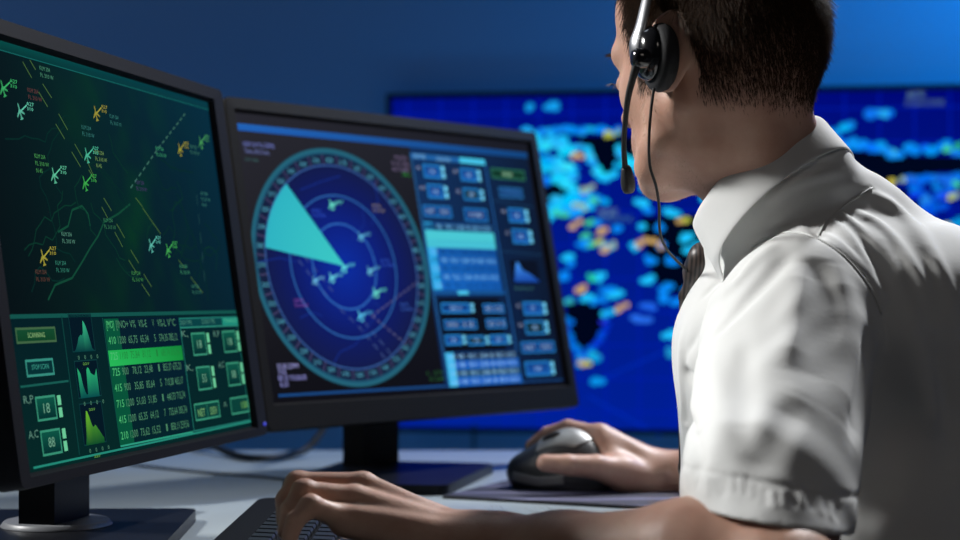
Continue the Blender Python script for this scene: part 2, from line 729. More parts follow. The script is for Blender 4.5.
def monitor(name, label, c, yaw, tilt, W, H, scr, neck_w, base_c, base_rot, base_half, ring=False, warm=False, group=None):
    """scr = (u0, u1, v0, v1) of the lit area"""
    r, up, n, n0 = basis(yaw, tilt)
    root = empty(name, (base_c[0], base_c[1], DESK_Z))
    tag(root, label, 'monitor', group)
    P = lambda u, v, w: c + r * u + up * v + n * w
    mp = M_PLASTIC_WARM if warm else M_PLASTIC
    u0, u1, v0, v1 = scr
    # bezel: outer rounded front frame with an inner chamfer stepping back to the glass
    k = 5
    outer = rr_pts(-W / 2, W / 2, -H / 2, H / 2, 0.009, k)
    lip = rr_pts(u0 - 0.003, u1 + 0.003, v0 - 0.003, v1 + 0.003, 0.0015, k)
    inner = rr_pts(u0, u1, v0, v1, 0.0008, k)
    m = len(outer)
    rings = [[P(p[0] * 0.997, p[1] * 0.997, -0.0005) for p in outer], [P(p[0], p[1], -0.003) for p in outer], [P(p[0], p[1], -0.020) for p in outer]]
    seq = [[P(p[0], p[1], -0.009) for p in inner], [P(p[0], p[1], -0.006) for p in inner], [P(p[0], p[1], 0.0) for p in lip]] + rings
    verts = [q for s in seq for q in s]
    faces = []
    for i in range(len(seq) - 1):
        for j in range(m):
            jj = (j + 1) % m
            faces.append((i * m + j, i * m + jj, (i + 1) * m + jj, (i + 1) * m + j))
    bz = mesh_obj('bezel', verts, faces, mp, root)
    try:
        bz.data.set_sharp_from_angle(angle=math.radians(35))
    except Exception:
        pass
    # rear shell
    prof = [(1.0, -0.0201), (0.985, -0.030), (0.86, -0.042), (0.55, -0.058), (0.45, -0.060)]
    verts, faces = [], []
    for s, w in prof:
        verts += [P(p[0] * s, p[1] * s, w) for p in outer]
    for i in range(len(prof) - 1):
        for j in range(m):
            jj = (j + 1) % m
            faces.append((i * m + j, i * m + jj, (i + 1) * m + jj, (i + 1) * m + j))
    faces.append(tuple((len(prof) - 1) * m + j for j in range(m)))
    faces.append(tuple(range(m)))
    mesh_obj('rear_shell', verts, faces, mp, root)
    # neck, arm and foot
    hub = c - n * 0.055 - up * 0.03
    nb = hub - n0 * 0.035
    top = V(nb[0], nb[1], c[2] - 0.02)
    bot = V(nb[0], nb[1], DESK_Z + 0.012)
    bm = bmesh.new()
    box_bm(bm, (top + bot) / 2, (r, n0, V(0, 0, 1)), (neck_w / 2, 0.018, (top[2] - bot[2]) / 2))
    bm_obj('neck', bm, M_BASE if not warm else mp, root, bevel=0.004)
    bm = bmesh.new()
    box_bm(bm, (hub + V(top[0], top[1], hub[2])) / 2 + n0 * 0.0, (r, n0, V(0, 0, 1)), (0.04, 0.028, 0.035))
    bm_obj('tilt_hinge', bm, M_RUBBER, root, bevel=0.004)
    cr, sr = math.cos(base_rot), math.sin(base_rot)
    pts = [(base_c[0] + cr * a * base_half[0] - sr * b * base_half[1], base_c[1] + sr * a * base_half[0] + cr * b * base_half[1])
           for a, b in ((-1, -1), (1, -1), (1, 1), (-1, 1))]
    bm = bmesh.new()
    prism_bm(bm, rounded_poly(pts, 0.02), DESK_Z, DESK_Z + 0.012)
    bm_obj('base', bm, M_BASE, root, bevel=0.003)
    if ring:
        bm = bmesh.new()
        bmesh.ops.create_cone(bm, cap_ends=True, segments=48, radius1=0.052, radius2=0.048, depth=0.005,
                              matrix=Matrix.Translation((bot[0] + 0.002, bot[1], DESK_Z + 0.0146)))
        tag(bm_obj('swivel_ring', bm, M_RING, root, bevel=0.001), 'pale round swivel plate')
    return root, Panel(c - n * 0.0068, r, up, n)


# ---- geometry of the three monitors
CL = V(-0.31696, 1.58342, ZC + 0.04052)
mon_l, scr_l = monitor('monitor', 'black monitor showing a green radar map and green data tables', CL, 1.34916, 0.145, 0.555, 0.3801,
                       (-0.2585, 0.2455, -0.1785, 0.1735), 0.072, (-0.425, 1.59), 0.05, (0.145, 0.135), ring=True,
                       group=None)
SC = 1.025
CM = V(0, 0, ZC) + V(-0.076166, 2.09021, 0.041669) * SC
mon_m, scr_m = monitor('monitor', 'black monitor showing a blue circular radar with a turquoise sweep wedge', CM, 0.85487, 0.1999, 0.555 * SC, 0.3801 * SC,
                       (-0.2625 * SC, 0.2605 * SC, -0.1595 * SC, 0.1735 * SC), 0.066, (-0.107, 2.092), -0.22, (0.10, 0.135), ring=False, warm=True)
CF = V(-0.392, 1.29, 0)
rF = basis(math.radians(100.5), 0.13)[0]
CF = CF - rF * 0.2775
mon_f, scr_f = monitor('monitor', 'black unlit monitor cut off by the left edge of the photo', V(CF[0], CF[1], ZC + 0.036), math.radians(100.5), 0.13, 0.555, 0.3801,
                       (-0.2585, 0.2585, -0.165, 0.1735), 0.072, (CF[0] - 0.10, CF[1]), 0.2, (0.11, 0.10))
scr_f.rect((-0.2585, -0.165), (0.2585, 0.1735), (2, 3, 4), 0)
scr_f.build('screen', mon_f)
# small indicator lamp at the lower right of the green monitor
rl, ul, nl, _ = basis(1.34916, 0.145)
led = Panel(CL, rl, ul, nl)
q = led.uv(266, 421)
bm = bmesh.new()
bmesh.ops.create_uvsphere(bm, u_segments=12, v_segments=8, radius=0.0022, matrix=Matrix.Translation(CL + rl * 0.268 + ul * -0.178))
M_LED = mat('blue_indicator', (0.02, 0.03, 0.2), 0.3)
M_LED.node_tree.nodes['Principled BSDF'].inputs['Emission Color'].default_value = (0.05, 0.06, 0.8, 1)
M_LED.node_tree.nodes['Principled BSDF'].inputs['Emission Strength'].default_value = 0.6
bm_obj('indicator_lamp', bm, M_LED, mon_l, smooth=True)


# ------------------------------------------------------------------ picture on the green monitor
def noise2(u, v, s, seed=0):
    return (math.sin(u * s * 1.7 + seed) * math.cos(v * s * 2.3 - seed * 1.3) + math.sin(u * s * 3.1 - v * s * 2.2 + seed * 2.1) * 0.6
            + math.sin(u * s * 6.3 + v * s * 5.1 + seed) * 0.35) / 1.95


def green_picture(S):
    U0, U1, V0, V1 = -0.2585, 0.2455, -0.1785, 0.1735
    split = S.uv(120, 313)[1]

    def bg(u, v):
        t = (u - U0) / (U1 - U0)
        w = (v - split) / (V1 - split)
        g = max(0, noise2(u, v, 14, 1.0)) * 0.75 + max(0, noise2(u, v, 33, 4)) * 0.35
        g *= math.exp(-((t - 0.55) / 0.26) ** 2)
        base = np.array([4 + 2 * (1 - t), 20 + 26 * t, 27 + 38 * t]) * (0.85 + 0.25 * w)
        base += np.array([0, 9, 2]) * math.exp(-((t - 0.35) / 0.25) ** 2)
        return tuple(np.clip(base + np.array([2, 24, -6]) * g, 0, 255))
    nx, ny = 70, 44
    for i in range(nx):
        for j in range(ny):
            a = (U0 + (U1 - U0) * i / nx, split + (V1 - split) * j / ny)
            b = (U0 + (U1 - U0) * (i + 1) / nx, split + (V1 - split) * (j + 1) / ny)
            S.poly([a, (b[0], a[1]), b, (a[0], b[1])], (0, 0, 0), 0, [bg(*a), bg(b[0], a[1]), bg(*b), bg(a[0], b[1])])
    # control area
    S.rect((U0, V0), (U1, split), (3, 36, 40), 0, [(4, 44, 42), (2, 42, 44), (2, 38, 46), (3, 34, 42)])
    # top bar
    S.rect((U0, V1 - 0.0075), (U1, V1), (8, 74, 72), 2, [(4, 66, 62), (6, 62, 74), (8, 66, 80), (10, 84, 78)])
    S.rect((U0, V1 - 0.0088), (U1, V1 - 0.0078), (22, 108, 104), 3)
    # map contours
    for k in range(26):
        u = rng.uniform(-0.15, 0.2)
        v = rng.uniform(split + 0.02, V1 - 0.05)
        a = rng.uniform(0, 6.28)
        pts = [(u, v)]
        for _ in range(rng.integers(5, 14)):
            a += rng.normal(0, 0.7)
            u += math.cos(a) * 0.012
            v += math.sin(a) * 0.009
            if not (U0 + .01 < u < U1 - .01 and split + .01 < v < V1 - .025):
                break
            pts.append((u, v))
        S.line(pts, 0.0012, (6, 48, 44) if k % 3 else (10, 58, 46), 1)
    river = [S.uv(*p) for p in ((48, 300), (55, 285), (72, 278), (82, 262), (90, 248), (98, 236), (104, 222), (118, 214), (130, 204))]
    S.line(river, 0.002, (18, 78, 58), 1)
    S.line([S.uv(*p) for p in ((58, 232), (68, 226), (72, 210), (82, 206), (88, 214), (90, 226))], 0.002, (18, 78, 58), 1)
    # paired diagonal runway lines
    for (x0, y0, x1, y1) in ((22, 62, 31, 78), (29, 60, 35, 70), (42, 84, 51, 98), (38, 92, 47, 107), (58, 114, 67, 130), (55, 124, 64, 139),
                             (74, 144, 82, 158), (71, 152, 80, 167), (88, 170, 96, 182), (86, 160, 93, 176), (103, 198, 111, 211), (101, 207, 107, 218),
                             (116, 224, 124, 238), (114, 232, 122, 247), (130, 250, 138, 263), (128, 260, 136, 273), (143, 274, 151, 287), (141, 284, 149, 296),
                             (135, 198, 142, 207), (142, 208, 160, 234), (178, 260, 184, 268), (190, 277, 202, 293)):
        S.line([S.uv(x0, y0), S.uv(x1, y1)], 0.0011, (80, 116, 60), 4)
    for p, q in (((130, 188), (158, 148)), ((158, 148), (186, 112))):
        S.line([S.uv(*p), S.uv(*q)], 0.0016, (64, 118, 104), 4, dash=0.012)
    S.line([S.uv(196, 195), S.uv(205, 290)], 0.0011, (40, 84, 88), 4, dash=0.02)
    # aircraft with their tags
    for (x, y, c, a) in ((19, 112, (110, 222, 190), .3), (95, 114, (190, 180, 70), .2), (86, 156, (90, 220, 180), .2), (53, 176, (110, 225, 180), .2),
                         (84, 184, (70, 200, 90), .3), (42, 258, (196, 186, 70), .2), (150, 246, (110, 225, 205), .3), (167, 251, (80, 205, 100), .25),
                         (179, 150, (190, 182, 60), .2), (200, 143, (90, 195, 110), .3), (2, 89, (70, 205, 120), .3)):
        p = S.uv(x, y)
        S.plane_icon(p, 0.0070, tuple(v * .86 for v in c), 6, a)
        S.line([p, p + np.array([0.013, 0.007])], 0.0012, c, 6)
        S.text('A27', p + np.array([0.013, 0.007]), 0.013, 0.0032, c, 6)
        S.text('310', p + np.array([0.013, 0.003]), 0.011, 0.0028, c, 6)
    for (x, y, c) in ((40, 70, (80, 150, 118)), (28, 92, (112, 66, 66)), (35, 158, (76, 160, 86)), (82, 129, (56, 128, 122)), (110, 118, (56, 128, 120)),
                      (62, 236, (90, 150, 128)), (56, 265, (56, 140, 118)), (36, 274, (100, 66, 56)), (132, 275, (70, 150, 80)), (104, 222, (60, 130, 90)),
                      (180, 268, (66, 150, 110)), (201, 195, (60, 130, 120)), (136, 184, (70, 60, 110)), (156, 150, (66, 170, 120)), (190, 148, (66, 130, 110)),
                      (95, 154, (120, 160, 90)), (192, 288, (60, 130, 110))):
        p = S.uv(x, y)
        for k, s in enumerate(('KLM 204', 'FL 310 W', 'N 45')):
            if k == 2 and x % 2 == 0:
                continue
            S.text(s, p + np.array([-0.002, -0.0062 * k]), 0.019 + 0.005 * (k == 1) - 0.008 * (k == 2), 0.0036, c, 5)
    # ---- lower control panel
    line_c = (46, 130, 112)
    S.rect((U0, split - 0.0030), (U1, split + 0.0005), (20, 92, 84), 3)
    S.line([S.uv(33, 468), S.uv(257, 420)], 0.0018, (40, 150, 130), 3)
    S.line([S.uv(61, 316), S.uv(79, 455)], 0.0018, (14, 70, 66), 3)
    S.line([S.uv(20, 387), S.uv(68, 381)], 0.0018, (26, 100, 90), 3)
    S.line([S.uv(102, 318), S.uv(120, 446)], 0.0016, (16, 80, 72), 3)

    def rp(x0, y0, x1, y1):          # corners traced at top-left and bottom-right
        return S.uv(x0, y0), S.uv(x1, y1)
    a, b = rp(14, 328, 56, 342)
    S.rect(a, b, (18, 66, 44), 4, [(16, 70, 40), (16, 70, 40), (22, 84, 54), (22, 84, 54)])
    S.frame(a, b, 0.0018, (72, 112, 76), 5)
    S.text_px('SCANNING', 27, 338, 44, 337, 5, (150, 200, 132), 6)
    a, b = rp(24, 360, 54, 375)
    S.rect(a, b, (4, 54, 58), 4)
    S.frame(a, b, 0.002, (60, 156, 140), 5)
    S.text_px('STOP SCAN', 31, 370, 48, 369, 5, (66, 172, 152), 6)

    def knob(x0, y0, x1, y1, t, name, nx, ny):
        a, b = rp(x0, y0, x1, y1)
        u0, u1 = sorted((a[0], b[0]))
        v0, v1 = sorted((a[1], b[1]))
        S.rect((u0, v0), (u1, v1), (0, 0, 0), 4, [(2, 44, 48), (2, 44, 48), (14, 96, 78), (14, 96, 78)])
        S.frame((u0, v0), (u1, v1), 0.0018, (62, 160, 128), 5)
        w = u1 - u0
        S.rect((u1 + w * .10, v0 + 0.001), (u1 + w * .28, (v0 + v1) / 2 - 0.001), (120, 225, 170), 5)
        S.rect((u1 + w * .10, (v0 + v1) / 2 + 0.001), (u1 + w * .28, v1 - 0.001), (120, 225, 170), 5)
        S.text(t, ((u0 + u1) / 2 - w * .16, (v0 + v1) / 2 - 0.004), w * .32, 0.008, (120, 180, 150), 6)
        p = S.uv(nx, ny)
        S.text(name, p, 0.016, 0.0062, (100, 150, 132), 6)
    knob(34, 397, 57, 419, '18', 'R,P', 23, 404)
    knob(39, 431, 62, 453, '88', 'A,C', 28, 439)
    knob(190, 333, 207, 355, '18', 'K,', 181, 337)
    knob(221, 331, 237, 352, '18', 'R,P', 213, 337)
    knob(195, 367, 212, 389, '55', 'K,', 186, 371)
    knob(225, 363, 241, 385, '88', 'A,C', 218, 368)
    a, b = rp(193, 404, 220, 417)
    S.rect(a, b, (8, 70, 62), 4)
    S.frame(a, b, 0.0018, (62, 160, 128), 5)
    mid = (a[0] + b[0]) / 2
    S.line([(mid, a[1]), (mid, b[1])], 0.0012, (50, 130, 104), 5)
    S.text('NET', ((a[0] + mid) / 2 - 0.009, min(a[1], b[1]) + 0.004), 0.018, 0.0075, (130, 190, 120), 6)
    S.text('DEV', ((b[0] + mid) / 2 - 0.009, min(a[1], b[1]) + 0.004), 0.018, 0.0075, (130, 190, 120), 6)
    S.text_px('A', 223, 407, 226, 406, 5, (100, 150, 130), 6)
    a, b = rp(229, 398, 249, 412)
    S.rect(a, b, (8, 70, 62), 4)
    S.frame(a, b, 0.0018, (62, 160, 128), 5)
    S.text('100', (max(a[0], b[0]) - 0.022, min(a[1], b[1]) + 0.005), 0.019, 0.0072, (120, 190, 100), 6)
    # little profiles
    for (x0, y0, x1, y1, prof, top, bot) in (
            (68, 321, 95, 351, [.05, .1, .2, .3, .45, .5, .55, .52, .6, 1, .92, .8, .6, .35, .1, .06], (60, 205, 150), (6, 62, 66)),
            (74, 368, 101, 396, [.98, .9, .8, .4, .2, .1, .12, .9, .98, .95, .8, .75, .72, .7, .8, .92], (50, 200, 130), (6, 84, 84)),
            (79, 411, 106, 442, [.05, .25, .7, .98, .95, .8, .62, .5, .5, .55, .5, .42, .36, .28, .2, .15], (120, 205, 50), (14, 84, 46))):
        a, b = S.uv(x0, y0), S.uv(x1, y1)
        lo2, hi2 = (a[0], min(a[1], b[1])), (b[0], max(a[1], b[1]))
        S.rect((lo2[0], lo2[1]), (hi2[0], hi2[1] + 0.006), (2, 26, 40), 3)
        S.frame((lo2[0], lo2[1]), (hi2[0], hi2[1] + 0.006), 0.001, (16, 64, 66), 4)
        S.hist((lo2[0] + 0.004, lo2[1]), (hi2[0] - 0.004, hi2[1]), prof, top, bot, 5)
        for k in range(4):
            S.text('0', (lo2[0] + 0.008 + k * 0.012, lo2[1] - 0.0065), 0.003, 0.0034, (90, 150, 120), 5)
        S.text('aav', ((lo2[0] + hi2[0]) / 2 - 0.006, lo2[1] - 0.0115), 0.012, 0.0034, (100, 160, 70), 5)
    # table
    a = S.uv(103, 319)
    t0, t1 = S.uv(103, 319), S.uv(122, 446)
    r0, r1 = S.uv(177, 317), S.uv(190, 431)
    ul, ur = t0[0], r0[0]
    vt, vb = t0[1], t1[1]
    S.rect((ul, vb), (ur, vt), (3, 34, 48), 3, [(2, 40, 46), (2, 38, 48), (3, 30, 52), (4, 34, 48)])
    S.rect((ul, vb), (ul + 0.030, vt), (6, 92, 64), 4)
    S.line([(ul, vb), (ur + 0.0, vb)], 0.0016, (50, 170, 140), 5)
    n = 8
    rows = [('[MO]', '[INO+ V%', 'V%-E', 'V', 'V%-L', 'V°C'), ('410', '1200  65,75', '65,34', '5', '574,35', '785,12'), ('', '', '', '', '', ''),
            ('725', '900   78,12', '23,48', '1', '855,37', '675,23'), ('415', '900   35,85', '85,64', '5', '710,28', '465,17'),
            ('715', '1200  51,03', '51,85', '1', '440,73', '715,74'), ('415', '1200  65,35', '64,12', '7', '725,64', '305,74'),
            ('210', '1200  73,62', '15,52', '1', '850,11', '259,56')]
    rh = (vt - vb) / n
    for i, row in enumerate(rows):
        y = vt - rh * (i + 0.68)
        if i == 2:
            S.rect((ul + 0.0, y - rh * .32), (ur, y + rh * .68), (32, 176, 76), 5, [(44, 206, 100), (24, 156, 66), (20, 148, 64), (38, 196, 92)])
            row = ('725', '1100  75,84', '81,12', '1', '685,74', '315,16')
        colr = (36, 140, 66) if i == 2 else (84, 150, 112)
        W = ur - ul
        for s, f0, f1 in zip(row, (0.02, 0.14, 0.43, 0.62, 0.69, 0.83), (0.11, 0.39, 0.54, 0.64, 0.81, 0.95)):
            if s:
                S.text(s, (ul + W * f0, y + 0.001), W * (f1 - f0), 0.0068, colr if f0 > .05 else (86, 210, 130), 6)
    # right block
    a = S.uv(178, 318)
    S.rect((a[0], S.uv(178, 328)[1]), (U1, a[1]), (8, 72, 76), 4)
    S.frame((a[0], S.uv(193, 432)[1]), (U1 - 0.002, a[1]), 0.0014, (36, 130, 118), 5)
    S.line([(a[0], S.uv(178, 328)[1]), (U1, S.uv(178, 328)[1])], 0.0014, (50, 150, 130), 6)
    S.text_px('SIGN TIME', 180, 325, 191, 324, 4.5, (80, 150, 130), 6)
    S.text_px('CLASS TYPE', 201, 324, 214, 323, 4.5, (80, 150, 130), 6)
    p, q = S.uv(221, 318), S.uv(240, 326)
    S.rect(p, (U1, q[1]), (28, 150, 130), 5)
    S.text_px('TRANSIT', 223, 323, 237, 322, 4, (90, 200, 160), 6)


scr_l.dim = 0.78
green_picture(scr_l)
scr_l.build('screen', mon_l)


# ------------------------------------------------------------------ picture on the radar monitor
def radar_picture(S):
    U0, U1, V0, V1 = -0.2625 * SC, 0.2605 * SC, -0.1595 * SC, 0.1735 * SC
    S.rect((U0, V0), (U1, V1), (20, 21, 32), 0, [(14, 14, 20), (10, 12, 24), (26, 28, 38), (40, 40, 48)])
    topv = S.uv(280, 132)[1]
    S.rect((S.uv(238, 131)[0], topv - 0.003), (U1 - 0.004, topv + 0.0055), (28, 84, 168), 2, [(30, 92, 178), (16, 66, 124), (16, 70, 130), (34, 100, 184)])
    bot = S.uv(360, 391)[1]
    S.rect((S.uv(278, 394)[0], bot - 0.0016), (U1 - 0.004, bot + 0.0016), (24, 70, 128), 2)
    C = np.array([-0.1205 * SC, -0.0028 * SC])
    R = 0.1440 * SC
    # radar disc: a picture lit from its middle
    n = 72
    for i in range(n):
        t0, t1 = 2 * math.pi * i / n, 2 * math.pi * (i + 1) / n
        e0, e1 = np.array([math.cos(t0), math.sin(t0)]), np.array([math.cos(t1), math.sin(t1)])
        rad = [(0, (10, 44, 158)), (0.3, (12, 34, 132)), (0.6, (14, 26, 96)), (0.85, (18, 26, 74)), (0.86, (20, 30, 62)), (0.95, (20, 34, 62))]
        for (ra, ca), (rb, cb) in zip(rad[:-1], rad[1:]):
            S.poly([C + e0 * R * ra, C + e0 * R * rb, C + e1 * R * rb, C + e1 * R * ra] if ra > 0 else [C, C + e0 * R * rb, C + e1 * R * rb],
                   ca, 1, [ca, cb, cb, ca] if ra > 0 else [ca, cb, cb])
    S.ring(C, R * 0.945, R * 0.985, (24, 70, 100), 3, col2=(38, 106, 126))
    S.ring(C, R * 0.985, R * 1.0, (38, 106, 126), 3, col2=(24, 62, 84))
    S.ring(C, R * 0.848, R * 0.858, (58, 100, 168), 4)
    S.ring(C, R * 0.592, R * 0.603, (48, 108, 184), 4)
    S.ring(C, R * 0.352, R * 0.363, (52, 116, 200), 4)
    nt = 36
    for i in range(nt):
        t = math.pi / 2 + 2 * math.pi * (i + 0.5) / nt
        e = np.array([math.cos(t), math.sin(t)])
        S.line([C + e * R * 0.855, C + e * R * 0.945], 0.0016, (72, 66, 104), 4)
        t = math.pi / 2 - 2 * math.pi * i / nt
        e = np.array([math.cos(t), math.sin(t)])
        p = C + e * R * 0.90
        S.text('%d' % (i * 10), (p[0] - 0.0062, p[1] - 0.003), 0.0112, 0.0056, (80, 160, 184), 4)
    # sweep wedge
    pa, pb = S.uv(288, 187), S.uv(271, 249)
    a0 = math.atan2(*(pa - C)[::-1])
    a1 = math.atan2(*(pb - C)[::-1])
    if a1 < a0:
        a1 += 2 * math.pi
    Rw = R * 0.85
    m = 24
    for i in range(m):
        t0, t1 = a0 + (a1 - a0) * i / m, a0 + (a1 - a0) * (i + 1) / m
        S.poly([C, C + Rw * np.array([math.cos(t0), math.sin(t0)]), C + Rw * np.array([math.cos(t1), math.sin(t1)])], (46, 186, 192), 5,
               [(60, 200, 196), (46, 178, 194), (46, 178, 194)])
    # rivers and borders
    for pts in (((370, 285), (372, 300), (380, 308), (366, 330), (355, 345), (340, 352), (334, 362)), ((362, 205), (364, 225), (352, 240)), ((258, 262), (280, 258), (296, 262)),
                ((300, 318), (312, 312), (322, 316)), ((300, 190), (320, 182), (340, 176)), ((372, 178), (378, 200), (372, 225))):
        S.line([S.uv(*p) for p in pts], 0.0014, (20, 44, 132), 2)
    for p, q in (((290, 250), (330, 300)), ((330, 300), (358, 326)), ((358, 326), (388, 362)), ((296, 246), (336, 296)), ((364, 322), (394, 358))):
        S.line([S.uv(*p), S.uv(*q)], 0.0012, (70, 92, 150), 3, dash=0.014)
    for p, q in (((372, 316), (420, 280)), ((372, 316), (408, 346))):
        S.line([S.uv(*p), S.uv(*q)], 0.0014, (104, 104, 140), 3, dash=0.009)
    for (x, y, c, s) in ((331, 205, (110, 236, 206), 1.0), (343, 268, (100, 226, 226), 1.0), (331, 278, (110, 220, 230), 1.0), (314, 281, (110, 190, 226), .8),
                         (360, 237, (100, 190, 220), .9), (369, 271, (110, 200, 220), .9), (375, 293, (110, 232, 206), 1.05), (360, 316, (90, 200, 240), 1.1)):
        p = S.uv(x, y)
        S.plane_icon(p, 0.0066 * s, c, 6, .4)
        S.line([p, p + np.array([0.008, 0.003])], 0.0016, c, 6)
        S.text('A27', p + np.array([0.008, 0.002]), 0.012 * s, 0.0038, c, 6)
    for (x, y, c, w) in ((372, 207, (150, 140, 120), 20), (312, 212, (52, 90, 220), 20), (381, 262, (52, 90, 200), 16), (400, 306, (60, 100, 190), 17), (294, 302, (140, 80, 170), 18)):
        p = S.uv(x, y)
        for k, s in enumerate(('KLM 20', 'FL 310 WB')):
            S.text(s, p + np.array([0, -0.006 * k]), 0.020 * (0.7 + .3 * k), 0.0036, c, 6)
    for (s, x0, y0, x1, y1, h, c) in (('NEW DATA,1278MB', 243, 146, 274, 149, 4.5, (110, 120, 190)), ('Time, 24:10 mm', 244, 153, 269, 156, 4.5, (110, 120, 180)), ('1,01 mile', 245, 161, 258, 163, 3.5, (60, 100, 100)),
                                      ('WestGate', 394, 159, 407, 161, 4, (120, 104, 140)), ('Vt 121 Mile', 391, 165, 409, 168, 4, (120, 104, 140)), ('AL7 22878', 392, 171, 409, 174, 4, (120, 104, 140)), ('OK 2', 402, 176, 410, 178, 3.5, (40, 150, 50)),
                                      ('03,30,22MM', 277, 369, 298, 368, 5, (160, 160, 220)), ('7:55', 278, 375, 286, 374.5, 5, (150, 150, 215)), ('05:10 TA,00,00', 278, 381, 306, 380, 5, (150, 150, 220)), ('6,01', 280, 387, 288, 386.5, 5, (150, 150, 220)),
                                      ('L  274', 427, 375, 443, 374, 3.6, (40, 92, 48)), ('R 2,85', 430, 381, 444, 380, 3.6, (40, 92, 48))):
        S.text_px(s, x0, y0, x1, y1, h, c, 6)

    # ---- control column
    def box(x0, y0, x1, y1, col, layer, cols=None, frame=None, w=0.0014):
        a, b = S.uv(x0, y0), S.uv(x1, y1)
        S.rect(a, b, col, layer, cols)
        if frame:
            S.frame(a, b, w, frame, layer + 1)
        return a, b
    pu0 = S.uv(410, 153)[0]
    S.rect((pu0, bot), (U1 - 0.004, topv - 0.003), (14, 32, 62), 2, [(12, 40, 84), (10, 22, 44), (12, 28, 54), (18, 48, 92)])
    S.line([S.uv(410, 153), S.uv(449, 388)], 0.0022, (38, 96, 150), 4)
    S.line([S.uv(484, 160), S.uv(522, 384)], 0.0022, (32, 92, 160), 4)
    sepu = S.uv(486, 170)[0]
    # header tabs
    v0h, v1h = S.uv(440, 159)[1] - 0.003, S.uv(440, 159)[1] + 0.0045
    S.rect((pu0, v0h), (sepu, v1h), (30, 94, 160), 4)
    S.text_px('SIGN TIME', 413, 158, 425, 159.5, 4, (130, 190, 230), 6)
    S.text_px('CLASS TYPE', 436, 161, 450, 163, 4, (130, 190, 230), 6)
    a, b = S.uv(459, 159), S.uv(482, 166)
    S.rect((a[0], v0h), (sepu - 0.001, v1h), (70, 196, 232), 5)

    def knob(x0, y0, x1, y1, t='18', green=False, lab=None, wide=1.0):
        a, b = S.uv(x0, y0), S.uv(x1, y1)
        u0, u1 = sorted((a[0], b[0]))
        v0, v1 = sorted((a[1], b[1]))
        w = u1 - u0
        c = (18, 48, 62) if green else (14, 56, 124)
        S.rect((u0, v0), (u1, v1), c, 4, [(24, 88, 170), (24, 88, 170), c, c] if not green else None)
        S.frame((u0, v0), (u1, v1), 0.0022, (36, 130, 206), 5)
        S.rect((u1 + 0.002, v0 + 0.001), (u1 + 0.0085, (v0 + v1) / 2 - 0.001), (112, 206, 246), 5)
        S.rect((u1 + 0.002, (v0 + v1) / 2 + 0.001), (u1 + 0.0085, v1 - 0.001), (112, 206, 246), 5)
        S.text(t, ((u0 + u1) / 2 - 0.005 * wide, (v0 + v1) / 2 - 0.003), 0.010 * wide, 0.006, (140, 180, 230), 6)
        if lab:
            S.text(lab, (u0 - 0.013, v1 - 0.008), 0.008, 0.005, (150, 160, 190), 6)
    knob(422, 164, 441, 179, '18', lab='A')
    knob(459, 168, 477, 182, '18', lab='RP')
    knob(426, 184, 444, 199, '18', lab='H')
    knob(462, 188, 480, 201, '88', True, lab='KC')

    def dbl(x0, y0, x1, y1, t0, t1, single=False):
        a, b = S.uv(x0, y0), S.uv(x1, y1)
        u0, u1 = sorted((a[0], b[0]))
        v0, v1 = sorted((a[1], b[1]))
        S.rect((u0, v0), (u1, v1), (16, 58, 122), 4)
        S.frame((u0, v0), (u1, v1), 0.0018, (36, 124, 200), 5)
        m = (u0 + u1) / 2
        w = (u1 - u0)
        if single:
            S.text(t0, (m - w * .28, (v0 + v1) / 2 - 0.003), w * .56, 0.006, (150, 180, 220), 6)
        else:
            S.line([(m, v0), (m, v1)], 0.0012, (36, 124, 200), 5)
            S.text(t0, (u0 + w * .1, (v0 + v1) / 2 - 0.003), w * .3, 0.006, (150, 180, 220), 6)
            S.text(t1, (m + w * .1, (v0 + v1) / 2 - 0.003), w * .3, 0.006, (150, 180, 220), 6)
    dbl(422, 205, 452, 218, 'NET', 'DEV')
    dbl(463, 208, 488, 222, '100', '', True)
    # table with turquoise top row
    ta, tb = S.uv(423, 222), S.uv(493, 230)
    tu0, tu1 = S.uv(424, 228)[0], S.uv(494, 240)[0]
    vt, vb = S.uv(424, 222)[1], S.uv(436, 290)[1]
    S.rect((tu0, vb), (tu1, vt), (20, 84, 160), 4, [(22, 104, 196), (20, 92, 180), (18, 72, 140), (22, 84, 160)])
    S.rect((tu0, vb), (tu0 + 0.016, vt), (48, 170, 232), 5)
    n = 8
    rh = (vt - vb) / n
    for i in range(n):
        y = vt - rh * (i + .72)
        if i == 1:
            S.rect((tu0, y - rh * .38), (tu1, y + rh * .75), (74, 200, 212), 6)
            continue
        if i in (0, 2):
            if i == 2:
                S.rect((tu0, y - rh * .28), (tu1, y + rh * .6), (70, 192, 212), 6)
                continue
        dark = i == 0
        if dark:
            S.rect((tu0, y - rh * .2), (tu1, y + rh * .6), (20, 60, 100), 5)
        W = tu1 - tu0
        for s, f0, f1 in zip(('225', '900', '78,12', '23,48', '1', '855,37', '675,23'), (0.03, 0.17, 0.30, 0.46, 0.62, 0.69, 0.84), (0.13, 0.25, 0.41, 0.57, 0.64, 0.81, 0.96)):
            S.text(s, (tu0 + W * f0, y), W * (f1 - f0), 0.0058, (8, 40, 92) if (i + (f0 < .1)) % 2 else (120, 190, 240), 7)
    S.rect((tu0, vb - 0.006), (tu1 + 0.004, vb - 0.001), (22, 84, 150), 5)
    S.rect((tu0 + 0.045, vb - 0.006), (tu0 + 0.066, vb - 0.001), (76, 200, 240), 6)
    # dark block with small boxes
    box(437, 298, 506, 350, (8, 14, 28), 4)
    knob(440, 303, 470, 313, 'SEARCH 10', wide=2.2)
    dbl(482, 304, 504, 313, '45', '12')
    dbl(443, 320, 477, 329, 'MAINTAIN', '12')
    dbl(485, 319, 506, 328, '35', '11')
    knob(444, 335, 462, 345, 'ON', wide=1)
